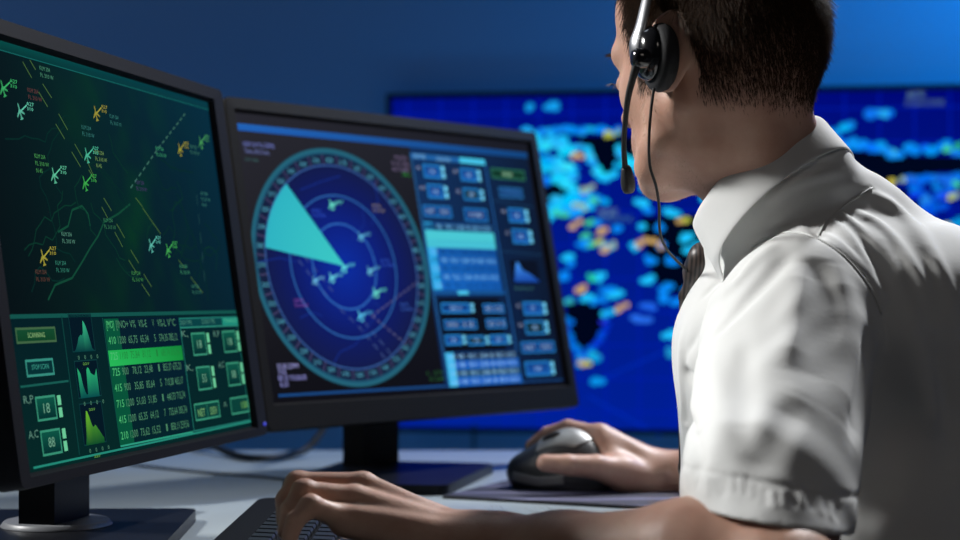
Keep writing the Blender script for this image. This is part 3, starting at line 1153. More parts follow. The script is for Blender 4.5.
    knob(467, 336, 485, 345, 'ON', True)
    knob(489, 335, 507, 344, 'ON')
    # lower table
    a, b = S.uv(445, 353), S.uv(518, 385)
    tu0, tu1 = S.uv(447, 370)[0], S.uv(519, 368)[0]
    vt, vb = S.uv(445, 353)[1], S.uv(450, 387)[1]
    S.rect((tu0, vb), (tu1, vt), (22, 88, 176), 5, [(26, 110, 204), (24, 98, 190), (18, 66, 130), (20, 76, 150)])
    S.rect((tu0, vb), (tu0 + 0.016, vt), (64, 184, 236), 6)
    rh = (vt - vb) / 4
    for i in range(4):
        y = vt - rh * (i + .75)
        W = tu1 - tu0
        S.rect((tu0 + 0.016, y - rh * .12), (tu1, y + rh * .68), (14, 34, 62) if i == 0 else ((30, 70, 100) if i == 2 else (24, 92, 190)), 6)
        for s, f0, f1 in zip(('225', '900', '78,12', '23,48', '1', '855,37', '675,23'), (0.03, 0.17, 0.30, 0.46, 0.62, 0.69, 0.84), (0.13, 0.25, 0.41, 0.57, 0.64, 0.81, 0.96)):
            S.text(s, (tu0 + W * f0, y), W * (f1 - f0), 0.0058, (150, 200, 240), 7)
    # right column
    a, b = box(490, 168, 525, 181, (14, 52, 40), 4, None, (44, 110, 84), 0.0022)
    S.text_px('SCANNING', 502, 176, 512, 177, 4, (160, 210, 170), 6)
    a, b = box(498, 187, 523, 199, (18, 56, 110), 4, None, (40, 110, 170), 0.0018)
    S.text_px('STOP SCAN', 503, 194, 519, 196, 4, (60, 130, 200), 6)
    S.line([S.uv(490, 200), S.uv(532, 207)], 0.0014, (26, 60, 96), 4)
    knob(507, 208, 525, 223, '18', lab='RP')
    knob(511, 229, 529, 244, '18', lab='KC')
    S.line([S.uv(500, 251), S.uv(541, 255)], 0.0014, (26, 60, 96), 4)
    a, b = S.uv(509, 260), S.uv(540, 283)
    S.rect((a[0], b[1]), (b[0], a[1]), (8, 16, 34), 4)
    S.hist((a[0] + .004, b[1] + .001), (b[0] - .002, a[1] - 0.001), [.1, .4, .75, .95, .9, .7, .55, .5, .48, .44, .38, .34, .25, .18, .1, .05], (70, 150, 246), (18, 66, 160), 5)
    for k in range(4):
        S.text('0', (a[0] + 0.003 + k * 0.011, b[1] - 0.010), 0.003, 0.004, (90, 160, 150), 5)
    knob(522, 302, 543, 315, 'IT', lab='RC')
    knob(524, 321, 545, 334, '88', True, lab='RA')
    dbl(520, 342, 555, 352, 'NET', 'DEV')
    knob(524, 362, 551, 375, '100', wide=1.4)


radar_picture(scr_m)
scr_m.build('screen', mon_m)

# ------------------------------------------------------------------ wall screen with the world map
tv_h = (0.422 + 0.274)
tv_w = 1.243
tv_c = TVL + TVD * tv_w / 2 + V(0, 0, ZC + (0.422 - 0.274) / 2)
tv = empty('wall_screen', tv_c - V(0, 0, tv_h / 2) - TVN * 0.03)
tag(tv, 'large wall screen with a glowing blue world map, behind the man', 'screen')
bm = bmesh.new()
bw = 0.010
for (du, dv, hu, hv) in ((0, tv_h / 2 - bw / 2, tv_w / 2, bw / 2), (0, -tv_h / 2 + bw / 2, tv_w / 2, bw / 2), (-tv_w / 2 + bw / 2, 0, bw / 2, tv_h / 2 - bw), (tv_w / 2 - bw / 2, 0, bw / 2, tv_h / 2 - bw)):
    box_bm(bm, tv_c + TVD * du + V(0, 0, dv) - TVN * 0.015, (TVD, TVN, V(0, 0, 1)), (hu, 0.015, hv))
bm_obj('bezel', bm, M_PLASTIC, tv, bevel=0.002)
bm = bmesh.new()
box_bm(bm, tv_c - TVN * 0.045, (TVD, TVN, V(0, 0, 1)), (tv_w / 2 - 0.03, 0.0145, tv_h / 2 - 0.03))
bm_obj('rear_shell', bm, M_PLASTIC, tv, bevel=0.004)
bm = bmesh.new()
box_bm(bm, tv_c - TVN * 0.072, (TVD, TVN, V(0, 0, 1)), (0.2, 0.0125, 0.15))
bm_obj('wall_bracket', bm, M_STEEL, tv)
# cable dropping from the screen
pp = tv_c - V(0, 0, tv_h / 2 - 0.02)
a = at(474, 434, 3.47)
tube('cable', [a + V(0, 0.01, 0.02), a + V(0, 0.012, -0.1), a + V(0.003, 0.012, -0.3), V(a[0], a[1] + 0.012, 0.1)], 0.004, M_RUBBER, tv)


def map_picture(S):
    hw, hh = tv_w / 2 - bw, tv_h / 2 - bw
    S.rect((-hw, -hh), (hw, hh), (0, 16, 150), 0, [(0, 34, 150), (0, 24, 150), (0, 6, 118), (0, 14, 132)])
    for i in range(18):                      # grid of the map
        u = -hw + 2 * hw * (i + .5) / 18
        S.line([(u, -hh), (u, hh)], 0.0028, (0, 26, 172), 1)
    for i in range(10):
        v = -hh + 2 * hh * (i + .5) / 10
        S.line([(-hw, v), (hw, v)], 0.0028, (0, 26, 172), 1)
    px = 3.42 / FPX

    def blob(x, y, rx, ry, col, layer):
        S.disc(S.uv(x, y), rx * px, ry * px, col, layer)
    dark = (0, 4, 26)

    def land(pts, col=dark, layer=2):
        S.poly([S.uv(*p) for p in pts], col, layer)
    # dark land masses
    land([(566, 136), (622, 136), (700, 140), (700, 160), (664, 172), (634, 158), (622, 168), (610, 178), (602, 176), (594, 166), (592, 150), (580, 142)])
    land([(545, 185), (560, 182), (572, 194), (566, 204), (552, 206), (544, 196)])
    land([(566, 304), (590, 302), (604, 310), (602, 330), (592, 344), (580, 352), (572, 338), (566, 320)])
    land([(640, 218), (700, 214), (710, 270), (690, 296), (664, 292), (652, 272), (646, 250)])
    land([(834, 150), (870, 152), (910, 156), (1010, 158), (1010, 174), (940, 172), (900, 178), (886, 186), (866, 182), (840, 168)])
    land([(880, 188), (906, 190), (918, 206), (924, 222), (908, 226), (890, 212), (876, 200)])
    land([(702, 152), (742, 148), (790, 152), (834, 146), (862, 166), (868, 190), (846, 214), (852, 240), (828, 262), (806, 250), (792, 276), (776, 252), (756, 246), (744, 226), (722, 214), (712, 184)], (0, 6, 60))
    cy = (30, 198, 255)
    c2 = (10, 138, 246)

    def coast(pts, r, col, layer=4, jit=1.5):
        P = spline([np.array(p, float) for p in pts], 4)
        L = 0
        last = None
        for p in P:
            if last is not None and np.linalg.norm(p - last) < r * 0.36:
                continue
            last = p
            q = p + rng.normal(0, jit, 2)
            cc = tuple(np.clip(np.array(col) + rng.normal(0, 18, 3) * np.array([.6, 1, .3]), 0, 255))
            blob(q[0], q[1], r * rng.uniform(.7, 1.15), r * rng.uniform(.5, .85), cc, layer + rng.random() * .5)
    coast([(530, 134), (545, 131), (560, 130), (580, 131), (600, 132), (618, 130)], 5, c2)
    coast([(528, 138), (540, 142), (556, 140), (566, 146), (574, 150)], 8, cy, jit=3)
    coast([(572, 146), (585, 150), (594, 160), (597, 172), (606, 178), (614, 174), (620, 166), (632, 162), (640, 158)], 4.2, cy)
    coast([(545, 160), (555, 168), (562, 176), (568, 186)], 8, cy, jit=4)
    coast([(538, 150), (545, 165), (540, 182)], 6, c2, jit=3)
    coast([(575, 168), (566, 180), (572, 190), (580, 196)], 4.5, cy)
    coast([(556, 206), (566, 200), (578, 204), (566, 214), (556, 212), (548, 218)], 9, cy, jit=4)
    coast([(584, 196), (598, 198), (606, 202)], 5, c2)
    coast([(560, 200), (575, 196), (590, 200), (575, 210)], 6, cy, jit=3)
    coast([(618, 150), (630, 160), (636, 170)], 5, cy)
    for (x, y, w, c) in ((527, 108, 6, (20, 160, 230)), (553, 107, 8, (20, 160, 235)), (645, 188, 6, cy), (641, 203, 7, cy), (650, 211, 7, c2), (641, 226, 6, cy),
                         (618, 230, 9, c2), (632, 247, 5, cy), (608, 248, 7, cy), (566, 256, 7, cy), (570, 264, 5, c2), (602, 276, 6, cy), (566, 277, 6, c2), (607, 291, 9, c2),
                         (617, 295, 8, cy), (587, 298, 6, cy), (596, 302, 6, c2), (608, 314, 6, cy), (670, 334, 7, cy), (668, 352, 7, (30, 150, 200)), (596, 380, 7, (10, 150, 230)),
                         (641, 320, 9, (40, 110, 235)), (648, 306, 11, (30, 100, 230)), (586, 244, 8, c2), (598, 222, 5, c2), (672, 212, 8, cy), (684, 236, 8, cy), (660, 226, 7, c2), (690, 250, 7, cy),
                         (648, 280, 7, cy), (660, 296, 8, c2), (668, 286, 7, c2), (650, 262, 6, c2), (680, 300, 8, c2), (690, 290, 7, c2), (672, 262, 7, c2), (662, 245, 5, c2)):
        for k in range(4):
            blob(x + rng.normal(0, w * .45), y + rng.normal(0, 1.5), w * rng.uniform(.4, .8), 3.2, c, 4 + rng.random() * .5)
    coast([(566, 320), (570, 336), (576, 350), (584, 356)], 4, (10, 110, 225))
    coast([(606, 312), (604, 330), (596, 342), (588, 352)], 3.6, (4, 80, 215))
    coast([(578, 360), (588, 356), (598, 360)], 5, (30, 150, 220))
    coast([(834, 134), (842, 128), (850, 126)], 5, (10, 140, 230))
    coast([(832, 140), (850, 142), (870, 146), (890, 152)], 7, c2, jit=2)
    coast([(890, 152), (910, 150), (940, 148), (975, 150)], 6.5, c2, jit=2.4)
    coast([(872, 112), (880, 114), (890, 113)], 7, (14, 120, 236), jit=2)
    coast([(905, 178), (925, 178), (945, 180), (960, 178)], 6, (10, 110, 230), jit=2)
    coast([(918, 182), (916, 192), (928, 200), (922, 206), (940, 196), (952, 186)], 5.5, (8, 100, 228), jit=2)
    coast([(916, 218), (930, 212), (944, 204)], 5, (6, 80, 220))
    coast([(935, 226), (960, 224), (990, 226)], 6, (20, 150, 210), jit=2)
    coast([(930, 236), (946, 240), (960, 238)], 6, (10, 90, 230))
    coast([(840, 152), (846, 154)], 4, (16, 160, 220))
    for (x0, y0, x1, y1) in ((700, 150, 790, 200), (700, 200, 820, 290)):       # the part of the map behind the man
        for k in range(60):
            blob(rng.uniform(x0, x1), rng.uniform(y0, y1), rng.uniform(4, 9), rng.uniform(3, 5), cy if rng.random() < .5 else c2, 4 + rng.random())
    org, yel, grn, pale = (206, 168, 104), (186, 196, 70), (64, 206, 150), (150, 180, 160)
    for (x, y, w, c) in ((608, 134, 6, yel), (618, 131, 5, (120, 170, 110)), (578, 156, 6, org), (574, 157, 4, org), (583, 190, 6, pale), (590, 188, 5, pale), (582, 207, 5, pale),
                         (564, 214, 6, grn), (593, 200, 7, grn), (573, 227, 6, org), (579, 222, 5, org), (590, 223, 6, grn), (605, 230, 7, org), (586, 236, 6, grn),
                         (600, 232, 5, org), (598, 242, 7, yel), (594, 244, 5, grn), (606, 250, 7, org), (614, 246, 5, pale), (641, 244, 6, org), (646, 240, 6, org), (653, 241, 6, org),
                         (592, 278, 6, (40, 206, 160)), (580, 291, 7, org), (582, 288, 5, org), (571, 301, 7, (50, 180, 190)), (620, 309, 6, org), (626, 305, 5, org), (681, 222, 6, org), (686, 220, 5, yel),
                         (580, 364, 5, org), (587, 363, 5, yel), (893, 181, 6, yel), (890, 182, 5, (206, 186, 70)), (902, 179, 5, pale), (947, 150, 6, grn), (958, 146, 5, (40, 180, 130)), (954, 196, 6, pale),
                         (950, 198, 5, yel), (894, 152, 5, (60, 180, 230)), (955, 184, 5, grn), (935, 224, 6, (110, 190, 100)), (946, 226, 6, yel), (575, 205, 5, pale), (556, 213, 4, grn), (660, 246, 4, org)):
        for k in range(3):
            blob(x + rng.normal(0, w * .35), y + rng.normal(0, 1.0), w * .5, 2.6, c, 6 + rng.random() * .5)
    # captions
    for (s, x0, y0, x1, y1, h, c) in (('PACIFIC', 599, 216, 618, 216, 7, (110, 150, 150)), ('OCEAN ZONE', 600, 222, 632, 222, 6, (60, 110, 150)), ('ARCTIC', 907, 98, 925, 98, 6, (110, 150, 130)), ('OCEAN ZONE', 905, 106, 944, 106, 6, (80, 110, 130))):
        S.text_px(s, x0, y0, x1, y1, h, c, 7)
    S.line([S.uv(600, 380), S.uv(690, 340)], 0.003, (0, 44, 190), 3)
    S.line([S.uv(588, 396), S.uv(660, 436)], 0.003, (0, 44, 190), 3)


scr_t = Panel(tv_c - TVN * 0.012, TVD, V(0, 0, 1), TVN)
map_picture(scr_t)
scr_t.build('screen', tv)

# ------------------------------------------------------------------ the man
H_BODY, H_SHIRT = 0.0027, 0.0024
hF = unit(V(-0.55, 0.835, -0.02))
hL = unit(np.cross(V(0, 0, 1), hF))
hU = np.cross(hF, hL)
hR = np.array([hF, hL, hU])
HC = V(0.206, 1.4825, ZC + 0.214)


def hl(f, l, u):
    return HC + hF * f + hL * l + hU * u


tF = unit(V(-0.87, 0.50, 0))
tL = unit(V(-0.50, -0.87, 0))
tR = np.array([tF, tL, V(0, 0, 1)])
LSH, RSH = V(0.256, 1.38, ZC - 0.015), V(0.430, 1.69, ZC - 0.014)
LEL = at(786, 580, 1.155)
LWR = at(480, 551, 1.31)
REL, RWR = V(0.45, 1.9, ZC - 0.18), at(664, 474, 1.98)
NECK_A, NECK_B = V(0.222, 1.472, ZC + 0.150), V(0.296, 1.535, ZC + 0.040)

HEM_C = at(770, 520, 1.215)
sl_ax = unit(HEM_C - LSH)
HEM_N = unit(V(-0.17, -0.05, -0.985))

def chain(P, pts, radii, k=0.003):
    d = None
    for a, b, ra, rb in zip(pts[:-1], pts[1:], radii[:-1], radii[1:]):
        c = cap(P, a, b, ra, rb)
        d = c if d is None else smin(d, c, k)
    return d


def head(P):
    d = ell(P, hl(-0.006, 0, 0.024), hR, (0.094, 0.0725, 0.094))
    d = smin(d, ell(P, hl(-0.045, 0, 0.0), hR, (0.052, 0.060, 0.060)), 0.03)
    d = smin(d, ell(P, hl(0.046, 0, 0.042), hR, (0.054, 0.060, 0.054)), 0.02)
    d = smin(d, ell(P, hl(0.038, 0, -0.042), hR, (0.050, 0.053, 0.074)), 0.03)
    for s in (1, -1):
        d = smin(d, chain(P, [hl(0.006, 0.054 * s, -0.035), hl(0.010, 0.052 * s, -0.075), hl(0.046, 0.036 * s, -0.099), hl(0.072, 0.010 * s, -0.108)],
                          [0.014, 0.015, 0.014, 0.013]), 0.022)
        d = smin(d, ell(P, hl(0.058, 0.037 * s, -0.030), hR, (0.020, 0.013, 0.016)), 0.02)
        d = smin(d, cap(P, hl(0.078, 0.042 * s, 0.006), hl(0.092, 0.006 * s, 0.002), 0.009, 0.009), 0.018)
    d = smin(d, ell(P, hl(0.074, 0, -0.105), hR, (0.014, 0.020, 0.014)), 0.014)
    # mouth and nose
    d = smin(d, ell(P, hl(0.074, 0, -0.074), hR, (0.020, 0.030, 0.024)), 0.016)
    for s in (1, -1):
        d = smax(d, -(np.linalg.norm(P - hl(0.109, 0.032 * s, -0.016).astype(np.float32), axis=1) - 0.017), 0.014)
    d = smin(d, cap(P, hl(0.098, 0, -0.006), hl(0.119, 0, -0.044), 0.007, 0.0095), 0.010)
    for s in (1, -1):
        d = smin(d, ell(P, hl(0.106, 0.011 * s, -0.047), hR, (0.011, 0.007, 0.007)), 0.006)
        d = smin(d, ell(P, hl(0.080, 0.031 * s, -0.019), hR, (0.012, 0.0145, 0.0105)), 0.004)
    d = smin(d, ell(P, hl(0.091, 0, -0.069), hR, (0.006, 0.022, 0.0055)), 0.004)
    d = smin(d, ell(P, hl(0.089, 0, -0.081), hR, (0.007, 0.019, 0.0065)), 0.004)
    d = smax(d, -ell(P, hl(0.097, 0, -0.0748), hR, (0.006, 0.022, 0.0012)), 0.002)
    # ears
    for s in (1, -1):
        ax = unit(hU * 0.95 - hF * 0.25)
        out = unit(hL * s * 0.80 - hF * 0.60)
        fr = np.cross(ax, out)
        R = np.array([fr, out, ax])
        c = hl(-0.030, 0.079 * s, -0.008)
        e = ell(P, c, R, (0.0205, 0.0080, 0.0345))
        e = smax(e, -ell(P, c + out * 0.0085 + fr * (-0.002 * s), R, (0.0125, 0.0075, 0.0255)), 0.004)
        e = smin(e, cap(P, c - out * 0.006, hl(-0.014, 0.062 * s, -0.012), 0.010, 0.013), 0.006)
        d = smin(d, e, 0.006)
    return d


def neck(P):
    d = cap(P, NECK_A, NECK_B, 0.0520, 0.060)
    d = smin(d, cap(P, hl(-0.050, 0.022, -0.045), NECK_B - tF * 0.015 + tL * 0.025, 0.024, 0.026), 0.02)
    d = smin(d, cap(P, hl(-0.050, -0.022, -0.045), NECK_B - tF * 0.015 - tL * 0.025, 0.024, 0.026), 0.02)
    d = smin(d, cap(P, hl(-0.020, 0.056, -0.050), NECK_B + tF * 0.045 + tL * 0.02, 0.013, 0.014), 0.014)
    return d


def torso(P, g=0.0):
    d = ell(P, V(0.318, 1.552, ZC - 0.045), tR, (0.128 + g, 0.160 + g, 0.105 + g))
    d = smin(d, ell(P, V(0.385, 1.505, ZC - 0.035), tR, (0.088 + g, 0.150 + g, 0.098 + g)), 0.04)
    d = smin(d, ell(P, V(0.375, 1.520, ZC - 0.185), tR, (0.132 + g, 0.150 + g, 0.150 + g)), 0.05)
    d = smin(d, ell(P, V(0.430, 1.490, ZC - 0.320), tR, (0.130 + g, 0.152 + g, 0.130 + g)), 0.05)
    d = smin(d, cap(P, V(0.330, 1.520, ZC + 0.050), LSH + V(0.012, 0.03, 0.012), 0.045 + g, 0.050 + g), 0.03)
    d = smin(d, cap(P, V(0.330, 1.520, ZC + 0.056), RSH + V(0, -0.03, 0.012), 0.045 + g, 0.050 + g), 0.03)
    return d


PELVIS = V(0.52, 1.44, ZC - 0.42)


def left_hand(P):
    w = LWR
    mi, mm, mr, mp = at(374, 492, 1.375), at(363, 486, 1.353), at(353, 499, 1.333), at(343, 518, 1.318)
    kn = [mi, mm, mr, mp]
    pip = [at(309, 489, 1.388), at(298, 484, 1.352), at(304, 492, 1.322), at(311, 506, 1.303)]
    dip = [at(290, 500, 1.383), at(286, 500, 1.345), at(290, 511, 1.312), at(295, 521, 1.294)]
    tip = [at(288, 520, 1.376), at(285, 520, 1.340), at(286, 531, 1.308), at(289, 539, 1.290)]
    rs = [(0.0105, 0.0092, 0.0080, 0.0070), (0.0110, 0.0096, 0.0083, 0.0072), (0.0106, 0.0092, 0.0080, 0.0070), (0.0096, 0.0080, 0.0071, 0.0063)]
    carp = [w + (mi - w) * 0.12 + V(0, 0.016, 0), w + (mm - w) * 0.12 + V(0, 0.006, 0), w + (mr - w) * 0.12 - V(0, 0.004, 0), w + (mp - w) * 0.12 - V(0, 0.012, 0)]
    d = None
    for k in range(4):
        c = cap(P, carp[k], kn[k] - V(0, 0, 0.004), 0.0175 if k < 3 else 0.016, rs[k][0] * 1.12)
        d = c if d is None else smin(d, c, 0.010)
    # knuckle tendons
    for k in range(4):
        d = smin(d, cap(P, carp[k] + V(0, 0, 0.014), kn[k] + V(0, 0, 0.003), 0.003, 0.0075), 0.006)
    for k in range(4):
        f = chain(P, [kn[k], pip[k], dip[k], tip[k]], rs[k], 0.0025)
        j = np.linalg.norm(P - pip[k].astype(np.float32), axis=1) - rs[k][1] * 1.08
        f = smin(f, j, 0.004)
        d = smin(d, f, 0.0045)
    th = [w + V(-0.018, 0.024, -0.006), at(402, 532, 1.405), at(362, 541, 1.415), at(336, 553, 1.402)]
    d = smin(d, chain(P, th, (0.016, 0.0135, 0.0105, 0.0085)), 0.010)
    d = smin(d, cap(P, w + V(-0.012, 0.020, 0), mi - V(-0.006, 0, 0.012), 0.015, 0.011), 0.012)
    return d


def right_hand(P):
    w = RWR
    mi, mm, mr, mp = at(600, 436, 1.985), at(604, 438, 2.008), at(608, 452, 2.030), at(612, 462, 2.048)
    kn = [mi, mm, mr, mp]
    pip = [at(568, 428, 2.000), at(570, 431, 2.030), at(574, 444, 2.054), at(580, 458, 2.070)]
    dip = [at(547, 434, 2.010), at(549, 438, 2.040), at(554, 452, 2.066), at(562, 468, 2.080)]
    tip = [at(531, 446, 2.018), at(533, 450, 2.046), at(540, 462, 2.072), at(550, 475, 2.084)]
    rs = [(0.0120, 0.0100, 0.0085, 0.0072), (0.0120, 0.0100, 0.0085, 0.0072), (0.0112, 0.0095, 0.0082, 0.007), (0.010, 0.0085, 0.0073, 0.0065)]
    d = None
    for k in range(4):
        c = cap(P, w + (kn[k] - w) * 0.12 + V(0, -0.008 + 0.008 * k, 0), kn[k], 0.0195, rs[k][0] * 1.25)
        d = c if d is None else smin(d, c, 0.010)
    for k in range(4):
        d = smin(d, chain(P, [kn[k], pip[k], dip[k], tip[k]], rs[k], 0.003), 0.005)
    th = [w + V(-0.020, -0.016, -0.004), at(622, 474, 1.952), at(597, 467, 1.938), at(568, 465, 1.930), at(545, 463, 1.928)]
    d = smin(d, chain(P, th, (0.020, 0.0195, 0.0140, 0.0118, 0.0098)), 0.010)
    d = smin(d, cap(P, at(622, 472, 1.955), at(604, 448, 1.975), 0.016, 0.013), 0.012)
    return d


def sleeve(P):
    s = cap(P, LSH + V(0.004, 0.012, -0.006), HEM_C + sl_ax * 0.06, 0.066, 0.0570)
    return smin(s, cap(P, LSH + V(-0.02, 0.03, -0.03), HEM_C + V(-0.010, 0.01, 0.03), 0.052, 0.046), 0.03)


def arms(P):
    d = np.maximum(chain(P, [LSH, LEL], (0.048, 0.039), 0.01), sleeve(P) + 0.009)
    d2 = chain(P, [LEL, LEL + (LWR - LEL) * 0.28 + V(0, 0, 0.004), LEL + (LWR - LEL) * 0.7, LWR + V(0, 0, 0.002)], (0.040, 0.0435, 0.0315, 0.0265), 0.02)
    d = smin(d, d2, 0.012)
    wv = unit(LWR - LEL)
    d = smin(d, cap(P, LWR - wv * 0.02 + V(0, 0.010, 0), LWR + wv * 0.012 + V(0, 0.010, 0), 0.024, 0.021), 0.02)
    r = chain(P, [RSH, REL], (0.050, 0.041), 0.01)
    r = smin(r, chain(P, [REL, REL + (RWR - REL) * 0.3, REL + (RWR - REL) * 0.72, RWR], (0.041, 0.043, 0.0315, 0.0250), 0.02), 0.012)
    return smin(smin(d, left_hand(P), 0.014), smin(r, right_hand(P), 0.014), 0.001)


def body(P):
    d = smin(head(P), neck(P), 0.022)
    t = torso(P, -0.006)
    t = smin(t, ell(P, PELVIS, tR, (0.115, 0.150, 0.095)), 0.05)
    d = smin(d, t, 0.012)
    return smin(d, arms(P), 0.02)


bv, bq = sdf_mesh(body, (-0.20, 1.05, 0.44), (0.66, 2.13, 1.32), H_BODY)
person = np_mesh('person', bv, bq, M_SKIN)
tag(person, 'man in a white short-sleeved shirt wearing a headset, leaning on the desk', 'person')

# ------------------------------------------------------------------ shirt
COLC = V(0.246, 1.508, ZC + 0.1075)
COLA = unit(V(0.63, -0.36, 0.69))
COLN = unit(np.cross(COLA, tL))
if COLN[2] > 0:
    COLN = -COLN
RHEM = RSH + (REL - RSH) * 0.66


def shirt_full(P, w=0.0):
    """torso and hollow sleeves; w is the displacement of the cloth"""
    d = torso(P, 0.008)
    d = smin(d, ell(P, V(0.292, 1.566, ZC - 0.175), tR, (0.104, 0.120, 0.165)), 0.05)
    d = smin(d, ell(P, V(0.40, 1.50, ZC - 0.38), tR, (0.150, 0.165, 0.13)), 0.06)
    d = smin(d, cap(P, NECK_B + V(0.012, -0.004, -0.02), COLC - COLN * 0.000, 0.080, 0.0735), 0.02)
    d = smin(d, cap(P, NECK_B + V(0.010, -0.012, 0.0), COLC + COLA * 0.022 + COLN * 0.034, 0.064, 0.050), 0.015)
    d = d - w
    # left sleeve
    s = sleeve(P) - w
    hem = (P - HEM_C.astype(np.float32)) @ HEM_N.astype(np.float32)
    groove = 0.0012 * np.exp(-((hem + 0.027) / 0.0016) ** 2)
    cav = np.maximum(s + 0.0055, -(hem + 0.022))
    s = smax(s + groove, hem, 0.0015)
    d = smin(d, s, 0.016)
    d = smax(d, -cav, 0.0015)
    # right sleeve
    ra = unit(REL - RSH)
    r = cap(P, RSH, RHEM + ra * 0.06, 0.066, 0.060) - w
    rh = (P - RHEM.astype(np.float32)) @ ra.astype(np.float32)
    cav = np.maximum(r + 0.0055, -(rh + 0.022))
    r = smax(r, rh, 0.0015)
    d = smin(d, r, 0.016)
    d = smax(d, -cav, 0.0015)
    # neck opening
    q = P - COLC.astype(np.float32)
    h = q @ COLN.astype(np.float32)
    rad = np.sqrt(np.maximum(np.einsum('ij,ij->i', q, q) - h * h, 0))
    d = smax(d, -np.maximum(h - 0.014, rad - 0.090), 0.004)
    # lower edge
    return smax(d, (ZC - 0.44) - P[:, 2], 0.004)


def shirt_base(P):
    return shirt_full(P)


def on_shirt(x, y):
    d = ray(x, y)
    return march(shirt_base, V(0, 0, ZC), d, 1.0, 2.2)


CREASES = []          # (points, half width, height): ridges stand out, grooves are negative


def crease(pts, w, h, n=4):
    P = [on_shirt(*p) for p in pts]
    P = [p for p in P if p is not None]
    if len(P) > 1:
        P = spline(P, n) if len(P) > 2 else np.array(P)
        CREASES.append((P, w, h))


# seams
crease([(750, 246), (770, 236), (799, 231), (823, 240), (852, 262), (872, 291), (884, 318), (890, 360)], 0.0022, -0.0024)
crease([(754, 240), (775, 231), (800, 226), (826, 235), (856, 258), (877, 288), (889, 316)], 0.005, 0.0016)
crease([(817, 236), (827, 219), (848, 203), (872, 188), (888, 176)], 0.0018, -0.0020)
# folds running over the shoulder and the back
for pts, w, h in (
        ([(838, 207), (858, 228), (880, 255)], 0.0042, 0.0042),
        ([(826, 217), (850, 240), (873, 276)], 0.0048, 0.0046),
        ([(852, 205), (885, 232), (912, 268), (930, 310)], 0.007, 0.0050),
        ([(872, 190), (905, 218), (935, 262), (955, 318)], 0.008, 0.0050),
        ([(862, 222), (890, 262), (905, 310), (912, 360)], 0.009, 0.0045),
        ([(900, 300), (925, 370), (935, 440)], 0.012, 0.0060),
        ([(880, 340), (888, 420), (878, 500)], 0.014, -0.0070),
        ([(932, 330), (948, 400), (955, 470)], 0.012, -0.0050),
        ([(846, 172), (820, 176), (790, 186), (765, 205)], 0.006, 0.0034),
        ([(858, 184), (830, 190), (795, 202), (765, 224)], 0.006, 0.0030),
        ([(838, 163), (800, 172), (765, 192), (745, 215)], 0.006, -0.0030),
        ([(836, 198), (800, 208), (770, 224)], 0.005, 0.0026),
        ([(806, 212), (812, 228), (824, 240)], 0.004, -0.0026),
        # front of the shoulder and the sleeve
        ([(780, 244), (755, 262), (728, 290), (705, 312)], 0.007, 0.0040),
        ([(796, 250), (768, 278), (735, 312), (712, 338)], 0.008, -0.0040),
        ([(752, 250), (725, 276), (700, 300)], 0.005, -0.0028),
        ([(818, 256), (822, 300), (812, 350), (800, 390)], 0.014, -0.0030),
        ([(836, 262), (850, 310), (848, 370), (838, 420)], 0.013, 0.0034),
        ([(800, 262), (796, 310), (790, 370)], 0.012, 0.0030),
        ([(800, 398), (784, 424), (768, 450), (758, 474)], 0.014, -0.0038),
        ([(700, 330), (692, 380), (694, 440), (697, 478)], 0.007, -0.0050),
        ([(714, 360), (720, 410), (716, 470)], 0.009, 0.0026),
        ([(740, 330), (748, 390), (742, 450)], 0.010, -0.0026),
        ([(870, 330), (862, 390), (850, 440)], 0.009, -0.0055),
        ([(684, 330), (681, 380), (683, 440)], 0.006, 0.003),
        ):
    crease(pts, w, h)
crease([(677, 423), (686, 426), (697, 431)], 0.0018, 0.0022)
# puckers along the hem stitching
for i in range(16):
    x = 700 + i * 9.3 + random.uniform(-2, 2)
    y = 474 + (x - 700) * 0.20 + 4 * math.sin(i)
    crease([(x, y), (x + random.uniform(-3, 3), y + 13)], 0.0022, random.choice((-1, 1)) * 0.0011)
CREASES = [(np.asarray(p, np.float32), w, h) for p, w, h in CREASES]


def wrinkle(P):
    """displacement of the cloth, evaluated only near each fold"""
    out = np.zeros(len(P), np.float32)
    for pts, w, h in CREASES:
        lo, hi = pts.min(0) - 3 * w, pts.max(0) + 3 * w
        m = np.where(((P > lo) & (P < hi)).all(1))[0]
        if not len(m):
            continue
        Q = P[m]
        best = np.full(len(m), 1e9, np.float32)
        tt = np.zeros(len(m), np.float32)
        n = len(pts) - 1
        for i in range(n):
            a, b = pts[i], pts[i + 1]
            ab = b - a
            t = np.clip((Q - a) @ ab / max(float(ab @ ab), 1e-10), 0, 1)
            q = Q - a - t[:, None] * ab
            dd = np.einsum('ij,ij->i', q, q)
            u = dd < best
            best[u] = dd[u]
            tt[u] = (i + t[u]) / n
        fade = np.clip(np.minimum(tt, 1 - tt) * 5 + 0.15, 0, 1) if w > 0.003 else 1.0
        out[m] += h * np.exp(-best / (w * w)) * fade
    x, y, z = P[:, 0], P[:, 1], P[:, 2]
    n1 = np.sin(x * 62 + 3.1 * np.sin(z * 21 + 1) + y * 20) * np.sin(z * 34 + 2.2 * np.sin(y * 27) + x * 16)
    n2 = np.sin((x - y) * 118 + 2.5 * np.sin(z * 43)) * np.sin(z * 51 + 2 * np.sin(x * 57 + 2))
    return out + 0.0008 * n1 + 0.0004 * n2


def shirt_sdf(P):
    return shirt_full(P, wrinkle(P))


sv, sq = sdf_mesh(shirt_sdf, (0.06, 1.05, 0.50), (0.66, 2.0, 1.16), H_SHIRT)
shirt = np_mesh('shirt', sv, sq, M_SHIRT, person)
tag(shirt, 'white short-sleeved shirt')

